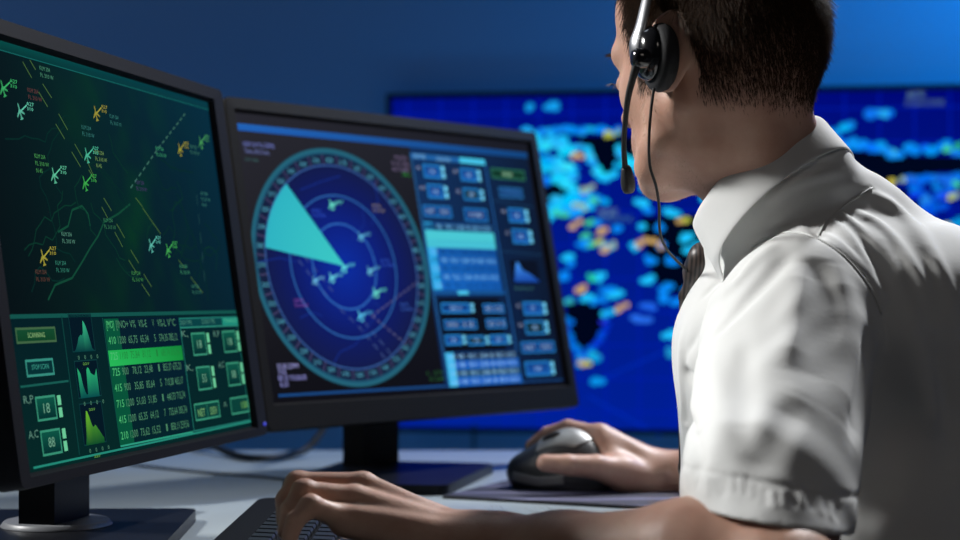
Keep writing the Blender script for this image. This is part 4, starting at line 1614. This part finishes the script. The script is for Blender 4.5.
# sewn seams: the armhole and the yoke
for pts in ([(750, 246), (770, 236), (799, 231), (823, 240), (852, 262), (872, 291), (882, 314)],
            [(819, 234), (829, 218), (848, 203), (872, 188), (886, 178)]):
    c = np.array([q for q in (on_shirt(*p) for p in pts) if q is not None])
    c = spline(c, 8)
    for _ in range(4):
        g, dist = sdf_grad(shirt_sdf, c, 0.002)
        c = c - g * np.clip(dist, -0.004, 0.004)[:, None]
    tube('seam', c + g * 0.0001, 0.0011, M_THREAD, shirt, sides=8)

# collar: a stand that folds over into a pointed leaf
th0 = math.radians(34)
nth = 72
prof_n = 9
verts, faces = [], []
CRA, CRB = 0.068, 0.0640
for i in range(nth + 1):
    th = th0 + (2 * math.pi - 2 * th0) * i / nth
    e = min(th - th0, 2 * math.pi - th0 - th)
    o = unit(-COLA * math.cos(th) * CRB + tL * math.sin(th) * CRA)
    top = COLC - COLA * CRA * math.cos(th) + tL * CRB * math.sin(th)
    length = 0.043 + 0.026 * math.exp(-(e / 0.30) ** 2)
    bk = 0.5 - 0.5 * math.cos(th)
    flare = 0.018 - 0.007 * bk
    ldir = unit(COLN + V(0, 0, -0.55) * bk)
    stand = [top + COLN * 0.034 - o * 0.001, top + COLN * 0.016 - o * 0.0005, top + COLN * 0.003]
    leaf = [top - COLN * 0.0022 + o * 0.0040, top + COLN * 0.002 + o * 0.0085]
    for t in (0.25, 0.5, 0.75, 1.0):
        wv = 0.0008 * math.sin(th * 9) * t
        leaf.append(top + ldir * length * t + o * (0.0085 + flare * t ** 1.2 * (1 - 0.15 * t) + wv))
    verts += stand + leaf
for i in range(nth):
    for j in range(prof_n - 1):
        faces.append((i * prof_n + j, (i + 1) * prof_n + j, (i + 1) * prof_n + j + 1, i * prof_n + j + 1))
collar = mesh_obj('collar', verts, faces, M_SHIRT, shirt)
md = collar.modifiers.new('thick', 'SOLIDIFY')
md.thickness = 0.0022
md.offset = 0
collar.modifiers.new('soft', 'SUBSURF').levels = 1
collar.modifiers['soft'].render_levels = 2

# chest pocket edge and shirt front buttons on the side turned to the desk
knot = at(699, 263, 1.545)
for k in range(4):
    c = V(0.19, 1.636, ZC - 0.03) + V(0.0, 0.0, -0.075) * k
    p = march(shirt_base, c + tF * 0.12, -tF, 0, 0.3)
    if p is not None:
        bm = bmesh.new()
        bmesh.ops.create_cone(bm, cap_ends=True, segments=20, radius1=0.0055, radius2=0.005, depth=0.0024,
                              matrix=Matrix.Translation(p + tF * 0.001) @ Vector(tF).to_track_quat('Z', 'Y').to_matrix().to_4x4())
        bm_obj('button', bm, M_RING, shirt, bevel=0.0006)
# tie
tp = [at(704, 258, 1.548), at(697, 272, 1.562), at(690, 296, 1.590)]
low = [march(shirt_base, V(0.192, 1.634, z) + tF * 0.12, -tF, 0, 0.3) for z in (ZC - 0.035, ZC - 0.09, ZC - 0.16, ZC - 0.23)]
low = [p + tF * 0.002 for p in low if p is not None]


def tie_sdf(P):
    d = chain(P, [tp[0], tp[1]], (0.015, 0.0135), 0.004)
    pts = [tp[1], tp[2]] + low
    for k, (a, b) in enumerate(zip(pts[:-1], pts[1:])):
        for s in (-1, -0.5, 0, 0.5, 1):
            w0, w1 = 0.008 + 0.0042 * k, 0.008 + 0.0042 * (k + 1)
            d = smin(d, cap(P, a + tL * s * w0, b + tL * s * w1, 0.0055, 0.0050), 0.004)
    return d


tv_, tq_ = sdf_mesh(tie_sdf, (0.10, 1.48, ZC - 0.27), (0.27, 1.74, ZC + 0.06), 0.0022)
tie = np_mesh('tie', tv_, tq_, M_TIE, person)
tag(tie, 'dark patterned tie')


# trousers, belt line and shoes (under the desk)
def legs(P):
    d = ell(P, PELVIS, tR, (0.132, 0.168, 0.108))
    for s, sp in ((1, 0.10), (-1, 0.10)):
        hip = PELVIS + tL * s * 0.09 + V(0, 0, -0.01)
        knee = hip + tF * 0.40 + tL * s * 0.05 + V(0, 0, 0.0)
        ank = V(knee[0] + 0.03, knee[1], 0.105)
        d = smin(d, chain(P, [hip, knee, ank], (0.088, 0.066, 0.058), 0.02), 0.03)
    return np.maximum(d, 0.075 - P[:, 2])


lv, lq = sdf_mesh(legs, (-0.05, 1.1, 0.05), (0.76, 2.0, 0.70), 0.009)
np_mesh('trousers', lv, lq, M_TROUSER, person)
for s in (1, -1):
    hip = PELVIS + tL * s * 0.09
    knee = hip + tF * 0.40 + tL * s * 0.05
    a = V(knee[0] + 0.055, knee[1] - 0.01, 0.045)
    b = a + tF * 0.17 + V(0, 0, -0.012)

    def shoe(P):
        d = cap(P, a, b, 0.044, 0.036)
        d = smin(d, cap(P, a + V(0, 0, 0.04), a + V(-0.02, 0.01, 0.055), 0.040, 0.042), 0.02)
        return smax(d, 0.002 - P[:, 2], 0.004)
    v_, q_ = sdf_mesh(shoe, np.minimum(a, b) - 0.08, np.maximum(a, b) + 0.13, 0.006)
    np_mesh('shoe', v_, q_, M_LEATHER, person)

# ------------------------------------------------------------------ hair
SK = hl(-0.012, 0, 0.024)


def hairline(f, l, u):
    """True where the scalp carries hair (head coordinates in metres)"""
    al = np.abs(l)
    back = (f < -0.028) & (u > np.where(f < -0.06, -0.052 - 0.10 * (f + 0.06) * 0, -0.030 - (-0.028 - f) * 0.62))
    top = (u > 0.030 + np.clip(f - 0.024, 0, 1) * 2.0) & (f < 0.056)
    above_ear = (f >= -0.028) & (f < 0.03) & (u > 0.024)
    burn = (f > 0.004) & (f < 0.040) & (u > -0.030 + np.clip(f - 0.022, 0, 1) * 2.6) & (al > 0.045)
    temple = (f >= 0.030) & (f < 0.043) & (u > 0.004 + (f - 0.030) * 1.6) & (al > 0.04)
    return back | top | above_ear | burn | temple


def strands(name, pts, nrm, direc, length, radius, m, parent, curl=0.35, segs=3):
    n = len(pts)
    sides = 3
    a = np.cross(direc, nrm)
    a /= np.maximum(np.linalg.norm(a, axis=1), 1e-6)[:, None]
    b = np.cross(direc, a)
    lines = []
    cur = pts - nrm * 0.001
    dcur = direc.copy()
    for s in range(segs + 1):
        lines.append(cur.copy())
        dcur = dcur + (np.array([0, 0, -1.0]) * curl + rng.normal(0, 0.10, (n, 3))) / segs
        dcur /= np.linalg.norm(dcur, axis=1)[:, None]
        cur = cur + dcur * (length / segs)[:, None]
    verts = np.zeros((n, segs + 1, sides, 3))
    for s in range(segs + 1):
        r = (radius * (1 - 0.8 * s / segs))[:, None]
        for j in range(sides):
            t = 2 * math.pi * j / sides
            verts[:, s, j] = lines[s] + (a * math.cos(t) + b * math.sin(t)) * r
    idx = np.arange(n * (segs + 1) * sides).reshape(n, segs + 1, sides)
    q = []
    for s in range(segs):
        for j in range(sides):
            k = (j + 1) % sides
            q.append(np.stack([idx[:, s, j], idx[:, s, k], idx[:, s + 1, k], idx[:, s + 1, j]], 1))
    return np_mesh(name, verts.reshape(-1, 3), np.concatenate(q), m, parent)


def scalp_points(n, cond):
    """random points on the head where cond(f, l, u) holds"""
    out_p, out_n = [], []
    got = 0
    while got < n:
        d = rng.normal(0, 1, (4 * n, 3))
        d /= np.linalg.norm(d, axis=1)[:, None]
        P = SK + d * 0.135
        for _ in range(14):
            P = P - d * ev(lambda q: smin(head(q), neck(q), 0.022), P)[:, None] * 0.9
        q = P - HC
        f, l, u = q @ hF, q @ hL, q @ hU
        ok = cond(f, l, u)
        P = P[ok]
        g, dist = sdf_grad(lambda q: smin(head(q), neck(q), 0.022), P, 0.003)
        keep = np.abs(dist) < 0.002
        out_p.append(P[keep])
        out_n.append(g[keep])
        got += keep.sum()
    return np.concatenate(out_p)[:n], np.concatenate(out_n)[:n]


def not_ear(f, l, u):
    return ~((np.abs(l) > 0.055) & (((f + 0.026) / 0.024) ** 2 + ((u + 0.010) / 0.038) ** 2 < 1))


hp, hn = scalp_points(34000, lambda f, l, u: hairline(f + rng.normal(0, .004, len(f)), l, u + rng.normal(0, .005, len(u))) & not_ear(f, l, u))
q = hp - HC
f_, l_, u_ = q @ hF, q @ hL, q @ hU
bl = np.clip((u_ - 0.055) / 0.045, 0, 1)[:, None]
down = bl * (hF * 0.8 + hU * 0.1) + (1 - bl) * (-hU * 0.9 - hF * 0.35 * np.clip(1 - bl * 2, 0, 1))
tan = down - hn * np.einsum('ij,ij->i', down, hn)[:, None]
tan /= np.maximum(np.linalg.norm(tan, axis=1), 1e-6)[:, None]
dr = tan + hn * (0.28 + 0.22 * rng.random(len(hp)))[:, None] + rng.normal(0, 0.17, hp.shape)
dr /= np.linalg.norm(dr, axis=1)[:, None]
ln = np.interp(u_, [-0.06, -0.03, 0.02, 0.07, 0.11], [0.005, 0.010, 0.017, 0.026, 0.032]) * rng.uniform(0.7, 1.2, len(hp))
hair = strands('hair', hp, hn, dr, ln, np.full(len(hp), 0.00036), M_HAIR, person)
tag(hair, 'short brown hair')

# fair stubble on the cheek and jaw
sp, sn = scalp_points(5200, lambda f, l, u: (np.abs(l) > 0.012) & (u < -0.022) & (u > -0.125) & (f > -0.004) & (f < 0.095) & (u < -0.022 - np.clip(f - 0.03, 0, 1) * 0.9) & not_ear(f, l, u))
dd = -hU * 0.8 - hF * 0.1
tan = dd - sn * (sn @ dd)[:, None]
tan /= np.maximum(np.linalg.norm(tan, axis=1), 1e-6)[:, None]
dr = tan + sn * 0.55 + rng.normal(0, 0.35, sp.shape)
dr /= np.linalg.norm(dr, axis=1)[:, None]
st = strands('beard_stubble', sp, sn, dr, rng.uniform(0.0018, 0.0042, len(sp)), np.full(len(sp), 0.0002), M_STUBBLE, person, segs=2)
tag(st, 'fair stubble along the jaw')

# eyebrows and lashes
for s in (1, -1):
    t = rng.random(260)
    c = np.array([hl(0.104 - 0.016 * a * a, (0.014 + 0.038 * a) * s, 0.003 + 0.006 * math.sin(a * 2.6)) for a in t])
    g, dist = sdf_grad(head, c, 0.002)
    c = c - g * dist[:, None]
    dr = hL * s * 0.8 + g * 0.4 - hU * 0.1 + rng.normal(0, .2, c.shape)
    dr /= np.linalg.norm(dr, axis=1)[:, None]
    strands('eyebrow', c, g, dr, rng.uniform(0.005, 0.009, len(c)), np.full(len(c), 0.0003), M_BROW, person, curl=0.1)
    t = rng.uniform(-1, 1, 60)
    c = np.array([hl(0.093 - 0.004 * a * a, (0.032 + 0.014 * a) * s, -0.017) for a in t])
    dr = np.tile(hF * 0.9 - hU * 0.25, (60, 1)) + rng.normal(0, .2, c.shape)
    dr /= np.linalg.norm(dr, axis=1)[:, None]
    strands('eyelash', c, np.tile(hU, (60, 1)), dr, rng.uniform(0.006, 0.009, 60), np.full(60, 0.00025), M_BROW, person, curl=-0.1)
    bm = bmesh.new()
    bmesh.ops.create_uvsphere(bm, u_segments=20, v_segments=14, radius=0.0112, matrix=Matrix.Translation(hl(0.0820, 0.031 * s, -0.019)))
    bm_obj('eye', bm, M_EYE, person, smooth=True)

# fine hair on the left forearm
nn = 900
ts, an = rng.random(nn), rng.uniform(0, 2 * math.pi, nn)
c = LEL + (LWR - LEL) * (0.15 + 0.85 * ts[:, None])
wv = unit(LWR - LEL)
e1 = unit(np.cross(wv, V(0, 0, 1)))
e2 = np.cross(e1, wv)
c = c + (e1 * np.cos(an)[:, None] + e2 * np.sin(an)[:, None]) * 0.04
for _ in range(4):
    g, dist = sdf_grad(arms, c, 0.002)
    c = c - g * dist[:, None]
dr = wv * 0.8 + g * 0.35 + rng.normal(0, .3, c.shape)
dr /= np.linalg.norm(dr, axis=1)[:, None]
strands('arm_hair', c, g, dr, rng.uniform(0.006, 0.013, nn), np.full(nn, 0.00010), M_STUBBLE, person, curl=0.0)

# ------------------------------------------------------------------ headset
hs = empty('headset', HC)
tag(hs, 'black headset with boom microphone worn on the man\'s head', 'headset')


def disc_stack(name, c, ax, prof, m, parent, segs=40):
    """lathe: (distance along axis, radius) pairs around axis ax"""
    ax = unit(ax)
    e1 = unit(np.cross(ax, V(0, 0, 1)))
    e2 = np.cross(ax, e1)
    verts, faces = [], []
    for h, r in prof:
        for j in range(segs):
            t = 2 * math.pi * j / segs
            verts.append(c + ax * h + (e1 * math.cos(t) + e2 * math.sin(t)) * r)
    for i in range(len(prof) - 1):
        for j in range(segs):
            k = (j + 1) % segs
            faces.append((i * segs + j, i * segs + k, (i + 1) * segs + k, (i + 1) * segs + j))
    faces.append(tuple(range(segs))[::-1])
    faces.append(tuple((len(prof) - 1) * segs + j for j in range(segs)))
    o = mesh_obj(name, verts, faces, m, parent)
    bmx = bmesh.new()
    bmx.from_mesh(o.data)
    bmesh.ops.recalc_face_normals(bmx, faces=bmx.faces)
    bmx.to_mesh(o.data)
    bmx.free()
    return o


for s in (1, -1):
    ax = unit(hL * s * 0.95 + hF * 0.32)
    c = hl(-0.028 if s > 0 else 0.018, 0.081 * s, -0.014)
    k = disc_stack('ear_cushion', c, ax, [(-0.004, 0.014), (-0.004, 0.024), (-0.001, 0.0275), (0.004, 0.0290), (0.009, 0.0275), (0.012, 0.024), (0.0125, 0.018)], M_FOAM, hs)
    h_ = disc_stack('ear_cup', c + hU * 0.003, ax, [(0.010, 0.022), (0.012, 0.0232), (0.016, 0.0225), (0.021, 0.0195), (0.0245, 0.0145), (0.0255, 0.008), (0.0258, 0.002)], M_GLOSSY, hs)
    tag(h_, 'glossy black ear cup')
    # yoke rising from the cup to the band
    tube('yoke', spline([c + ax * 0.0235 - hU * 0.002, c + ax * 0.0245 + hU * 0.012, c + ax * 0.020 + hU * 0.028, hl(-0.016 if s > 0 else 0.014, 0.0865 * s, 0.046)], 8), [0.0075, 0.0068, 0.0055, 0.005], M_STEEL if s > 0 else M_PLASTIC, hs, sides=14, flat=(hF, 1.25, 0.55))
band = [hl(-0.017, 0.086, 0.036), hl(-0.012, 0.088, 0.062), hl(-0.006, 0.081, 0.098), hl(0.004, 0.056, 0.130), hl(0.004, 0.0, 0.147),
        hl(0.004, -0.056, 0.130), hl(0.008, -0.081, 0.098), hl(0.012, -0.088, 0.062), hl(0.013, -0.086, 0.036)]
tube('headband', spline(band, 10), 0.0075, M_PLASTIC, hs, sides=14, flat=(hF, 1.25, 0.34))
strip = [p + unit(p - hl(0, 0, 0.02)) * 0.0022 + hF * 0.0035 for p in spline(band, 10)]
tag(tube('band_trim', strip, 0.0040, M_STEEL, hs, sides=10, flat=(hF, 1.0, 0.35)), 'bright metal strip along the band')
ax = unit(hL * 0.95 + hF * 0.32)
joint = at(639, 58, 1.372)
disc_stack('boom_joint', joint, ax, [(-0.008, 0.007), (-0.006, 0.0078), (0.003, 0.0078), (0.0055, 0.006), (0.006, 0.002)], M_GLOSSY, hs, 24)
boom = spline([joint, at(634, 74, 1.376), at(628, 98, 1.388), at(625, 125, 1.405), at(624, 148, 1.418), at(625, 168, 1.428)], 8)
tube('boom', boom, [0.0042, 0.0030, 0.0024, 0.0022, 0.0026], M_RUBBER, hs, sides=10)
mic_t, mic_b = at(626, 166, 1.428), at(629, 193, 1.438)
mv = mic_b - mic_t
disc_stack('microphone', mic_t, mv, [(0, 0.0028), (0.002, 0.0042), (0.006, 0.0048), (0.014, 0.0062), (0.020, 0.0060), (0.0235, 0.0046), (0.0245, 0.002)], M_DARKGREY, hs, 20)
cable = spline([at(654, 88, 1.388), at(651, 110, 1.392), at(649, 140, 1.398), at(650, 166, 1.412), at(656, 186, 1.425), at(659, 205, 1.44), at(660, 232, 1.47), at(666, 248, 1.50), at(676, 260, 1.53), at(688, 271, 1.552)], 8)
tube('cable', cable, 0.00125, M_RUBBER, hs, sides=8)

# ------------------------------------------------------------------ mouse mat and mouse
pad_z = DESK_Z
pc = [at(441, 497.5, 1.90), at(660, 509, 1.80), at(684, 498.5, 1.905)]
P0, P1 = V(-0.0445, 1.915, 0), V(0.192, 1.805, 0)
e1 = unit(P1 - P0)
e2 = V(-e1[1], e1[0], 0)
pts = [P0, P1, P1 + e2 * 0.215, P0 + e2 * 0.215]
bm = bmesh.new()
prism_bm(bm, rounded_poly([p[:2] for p in pts], 0.008), pad_z, pad_z + 0.003)
mp = empty('mouse_mat', ((P0 + P1)[0] / 2, (P0 + P1)[1] / 2, pad_z))
bm_obj('mat_base', bm, M_RUBBER, mp)
tag(mp, 'dark purple patterned mouse mat under the silver-topped mouse', 'mouse mat')
bm = bmesh.new()
ins = [P0 + (e1 + e2) * 0.003, P1 + (-e1 + e2) * 0.003, P1 + e2 * 0.212 - e1 * 0.003, P0 + e2 * 0.212 + e1 * 0.003]
prism_bm(bm, rounded_poly([p[:2] for p in ins], 0.006), pad_z + 0.0029, pad_z + 0.0036)
ps = bm_obj('printed_surface', bm, M_PAD, mp)

MZ = pad_z + 0.0037
mC = V(0.098, 1.985, MZ)
mF = unit(V(-0.93, 0.37, 0))
mL = unit(V(-0.37, -0.93, 0))
mRz = np.array([mF, mL, V(0, 0, 1)])


def ml(f, l, u):
    return mC + mF * f + mL * l + V(0, 0, u)


def mouse_solid(P):
    d = ell(P, ml(0.002, 0.0, 0.016), mRz, (0.066, 0.036, 0.034))
    d = smin(d, ell(P, ml(-0.008, -0.004, 0.036), mRz, (0.040, 0.026, 0.030)), 0.02)
    d = smin(d, cap(P, ml(0.048, 0.0, 0.018), ml(-0.006, -0.006, 0.050), 0.017, 0.015), 0.015)
    # hollow for the thumb
    d = smax(d, -ell(P, ml(-0.016, 0.052, 0.034), mRz, (0.050, 0.026, 0.014)), 0.008)
    return smax(d, MZ - P[:, 2], 0.002)


def mouse_cover(P):
    # pale shell running from the nose up over the back
    d = mouse_solid(P) - 0.0012
    q = P - mC.astype(np.float32)
    f, l, u = q @ mF.astype(np.float32), q @ mL.astype(np.float32), q[:, 2]
    band = np.maximum(0.046 - 0.46 * (f + 0.01) - u, np.abs(l - 0.008) - 0.0135)
    return np.maximum(np.maximum(d, band), np.abs(f + 0.006) - 0.034)


def mouse_panel(P):
    # satin strip along the foot of the thumb side
    d = mouse_solid(P) - 0.0010
    q = P - mC.astype(np.float32)
    f, l, u = q @ mF.astype(np.float32), q @ mL.astype(np.float32), q[:, 2]
    return np.maximum(np.maximum(d, np.abs(u - 0.010 - 0.12 * np.abs(f - 0.02)) - 0.0055), np.maximum(-l, np.abs(f - 0.022) - 0.034))


ms = empty('mouse', mC)
tag(ms, 'dark ergonomic mouse with a silver top, held in the man\'s right hand', 'mouse')
lo, hi = mC - 0.085, mC + 0.085
lo = V(lo[0], lo[1], MZ - 0.006)
v_, q_ = sdf_mesh(mouse_solid, lo, hi, 0.0018)
np_mesh('body', v_, q_, M_DARKGREY, ms)
v_, q_ = sdf_mesh(mouse_cover, lo, hi, 0.0012, project=1)
tag(np_mesh('top_cover', v_, q_, M_MOUSETOP, ms), 'silver top cover')
v_, q_ = sdf_mesh(mouse_panel, lo, hi, 0.0012, project=1)
tag(np_mesh('side_strip', v_, q_, M_MOUSESIDE, ms), 'grey strip low on the thumb side')
wc = at(551, 436, 1.972)
p = march(mouse_solid, V(0, 0, ZC), ray(551, 437), 1.7, 2.2)
if p is None:
    p = ml(0.03, 0.01, 0.04)
v_, q_ = sdf_mesh(lambda P: ell(P, p, np.array([unit(mF * .9 - V(0, 0, .42)), mL, unit(mF * .42 + V(0, 0, .9))]), (0.013, 0.0045, 0.0045)), p - 0.02, p + 0.02, 0.001)
np_mesh('scroll_wheel', v_, q_, M_RUBBER, ms)

# ------------------------------------------------------------------ keyboard
kb = empty('keyboard', (-0.12, 1.48, DESK_Z))
tag(kb, 'black keyboard under the man\'s left hand', 'keyboard')
KX0, KX1, KY0, KY1 = -0.222, -0.034, 1.255, 1.705
out = rounded_poly([(KX0, KY0), (KX1, KY0), (KX1, KY1 + 0.012), (KX0, KY1)], 0.028, 8)
tilt = lambda x: 0.027 - 0.05 * (x - KX0)
verts, faces = [], []
cx, cy = (KX0 + KX1) / 2, (KY0 + KY1) / 2
n = len(out)
for s, dz in ((1.0, None), (1.0, -0.010), (0.965, 0.0), (0.90, 0.0)):
    for p in out:
        x, y = cx + (p[0] - cx) * (s if s == 1 else 1 - (1 - s) * 1.0), cy + (p[1] - cy) * (s if s == 1 else 1 - (1 - s) * 0.42)
        verts.append((x, y, DESK_Z if dz is None else DESK_Z + tilt(x) + dz))
for i in range(3):
    for j in range(n):
        k = (j + 1) % n
        faces.append((i * n + j, i * n + k, (i + 1) * n + k, (i + 1) * n + j))
faces.append(tuple(range(n))[::-1])
faces.append(tuple(3 * n + j for j in range(n)))
kbody = mesh_obj('case', verts, faces, M_PLASTIC, kb, smooth=False)
kb_bm = kbody.data


def key_mesh(name, wx, wy):
    bmk = bmesh.new()
    vs = []
    for z, s in ((0, 1.0), (0.0035, 0.96), (0.0055, 0.84)):
        vs.append([bmk.verts.new((a * wx / 2 * s, b * wy / 2 * s, z)) for a, b in ((-1, -1), (1, -1), (1, 1), (-1, 1))])
    for i in range(2):
        for j in range(4):
            bmk.faces.new([vs[i][j], vs[i][(j + 1) % 4], vs[i + 1][(j + 1) % 4], vs[i + 1][j]])
    bmk.faces.new(vs[2])
    bmk.faces.new(vs[0][::-1])
    me = bpy.data.meshes.new(name)
    bmk.to_mesh(me)
    bmk.free()
    me.materials.append(M_KEY)
    return me


KM = key_mesh('key', 0.0172, 0.0172)
KW = key_mesh('wide_key', 0.0172, 0.085)
rot = math.atan(0.05)
for row in range(6):
    x = KX0 + 0.044 + row * 0.0228 + (0.003 if row else -0.001)
    cols = list(range(17))
    if row == 5:
        cols = [0, 1, 2, 3, 4, 5, 6, 7, 8, 13, 14, 15, 16]
    for cidx in cols:
        y = KY1 - 0.034 - cidx * 0.0240 - (0.004 if cidx > 3 else 0)
        o = bpy.data.objects.new('key', KM)
        o.location = (x, y, DESK_Z + tilt(x) + 0.0002)
        o.rotation_euler = (0, rot, 0)
        o.scale = (1.14, 1.18, 1.0)
        COL.objects.link(o)
        child(o, kb)
    if row == 5:
        o = bpy.data.objects.new('space_bar', KW)
        o.location = (x, KY1 - 0.034 - 10.5 * 0.024 - 0.004, DESK_Z + tilt(x) + 0.0002)
        o.rotation_euler = (0, rot, 0)
        COL.objects.link(o)
        child(o, kb)

# ------------------------------------------------------------------ cables on the desk
cz = DESK_Z + 0.0052
pts = [V(-0.50, 2.60, DESK_Z - 0.30), V(-0.45, 2.57, DESK_Z - 0.06), V(-0.428, 2.535, DESK_Z + 0.004), V(-0.40, 2.495, DESK_Z + 0.012), at(232, 454, 2.40), at(258, 458, 2.34), at(288, 455, 2.37), at(312, 444, 2.40), V(-0.205, 2.42, DESK_Z + 0.075), V(-0.18, 2.32, DESK_Z + 0.16)]
pts = pts[:3] + [V(p[0], p[1], max(p[2], cz)) for p in pts[3:]]
tag(tube('power_cable', spline(pts, 8), 0.0050, M_RUBBER), 'thick black cable sagging behind the two lit monitors', 'cable')
cz = DESK_Z + 0.0018
pts = [at(95, 461, 2.34), at(125, 464, 2.30), at(155, 467, 2.25), at(210, 470, 2.18), at(262, 475, 2.13), at(300, 479, 2.08)]
pts = [V(p[0], p[1], cz) for p in pts]
tag(tube('thin_cable', spline(pts, 8), 0.0016, M_RUBBER), 'thin dark cable lying flat across the white desk', 'cable')

# ------------------------------------------------------------------ office chair under the man
ch = empty('office_chair', (PELVIS[0], PELVIS[1], 0))
tag(ch, 'charcoal swivel chair the man sits on', 'chair')
sc_ = PELVIS + tF * 0.06


def seat(P):
    q = P - V(sc_[0], sc_[1], 0.402).astype(np.float32)
    l = np.stack([q @ tF.astype(np.float32), q @ tL.astype(np.float32), q[:, 2]], 1)
    a = np.abs(l) - np.array([0.20, 0.21, 0.018], np.float32)
    return np.linalg.norm(np.maximum(a, 0), axis=1) + np.minimum(a.max(1), 0) - 0.022


v_, q_ = sdf_mesh(seat, V(sc_[0] - .36, sc_[1] - .36, 0.34), V(sc_[0] + .36, sc_[1] + .36, 0.47), 0.010)
np_mesh('seat', v_, q_, M_CHAIR, ch)
bm = bmesh.new()
bmesh.ops.create_cone(bm, cap_ends=True, segments=24, radius1=0.028, radius2=0.028, depth=0.29, matrix=Matrix.Translation((sc_[0], sc_[1], 0.225)))
bm_obj('gas_column', bm, M_STEEL, ch, smooth=True)
for k in range(5):
    t = 2 * math.pi * k / 5 + 0.3
    a = V(sc_[0], sc_[1], 0.095)
    b = V(sc_[0] + 0.27 * math.cos(t), sc_[1] + 0.27 * math.sin(t), 0.065)
    lg = tube('leg', [a, (a + b) / 2 + V(0, 0, .004), b], [0.022, 0.018, 0.014], M_PLASTIC, ch)
    bm = bmesh.new()
    bmesh.ops.create_cone(bm, cap_ends=True, segments=20, radius1=0.027, radius2=0.027, depth=0.022,
                          matrix=Matrix.Translation((b[0], b[1], 0.0272)) @ Matrix.Rotation(t, 4, 'Z') @ Matrix.Rotation(math.pi / 2, 4, 'X'))
    bm_obj('castor', bm, M_RUBBER, lg, bevel=0.003)
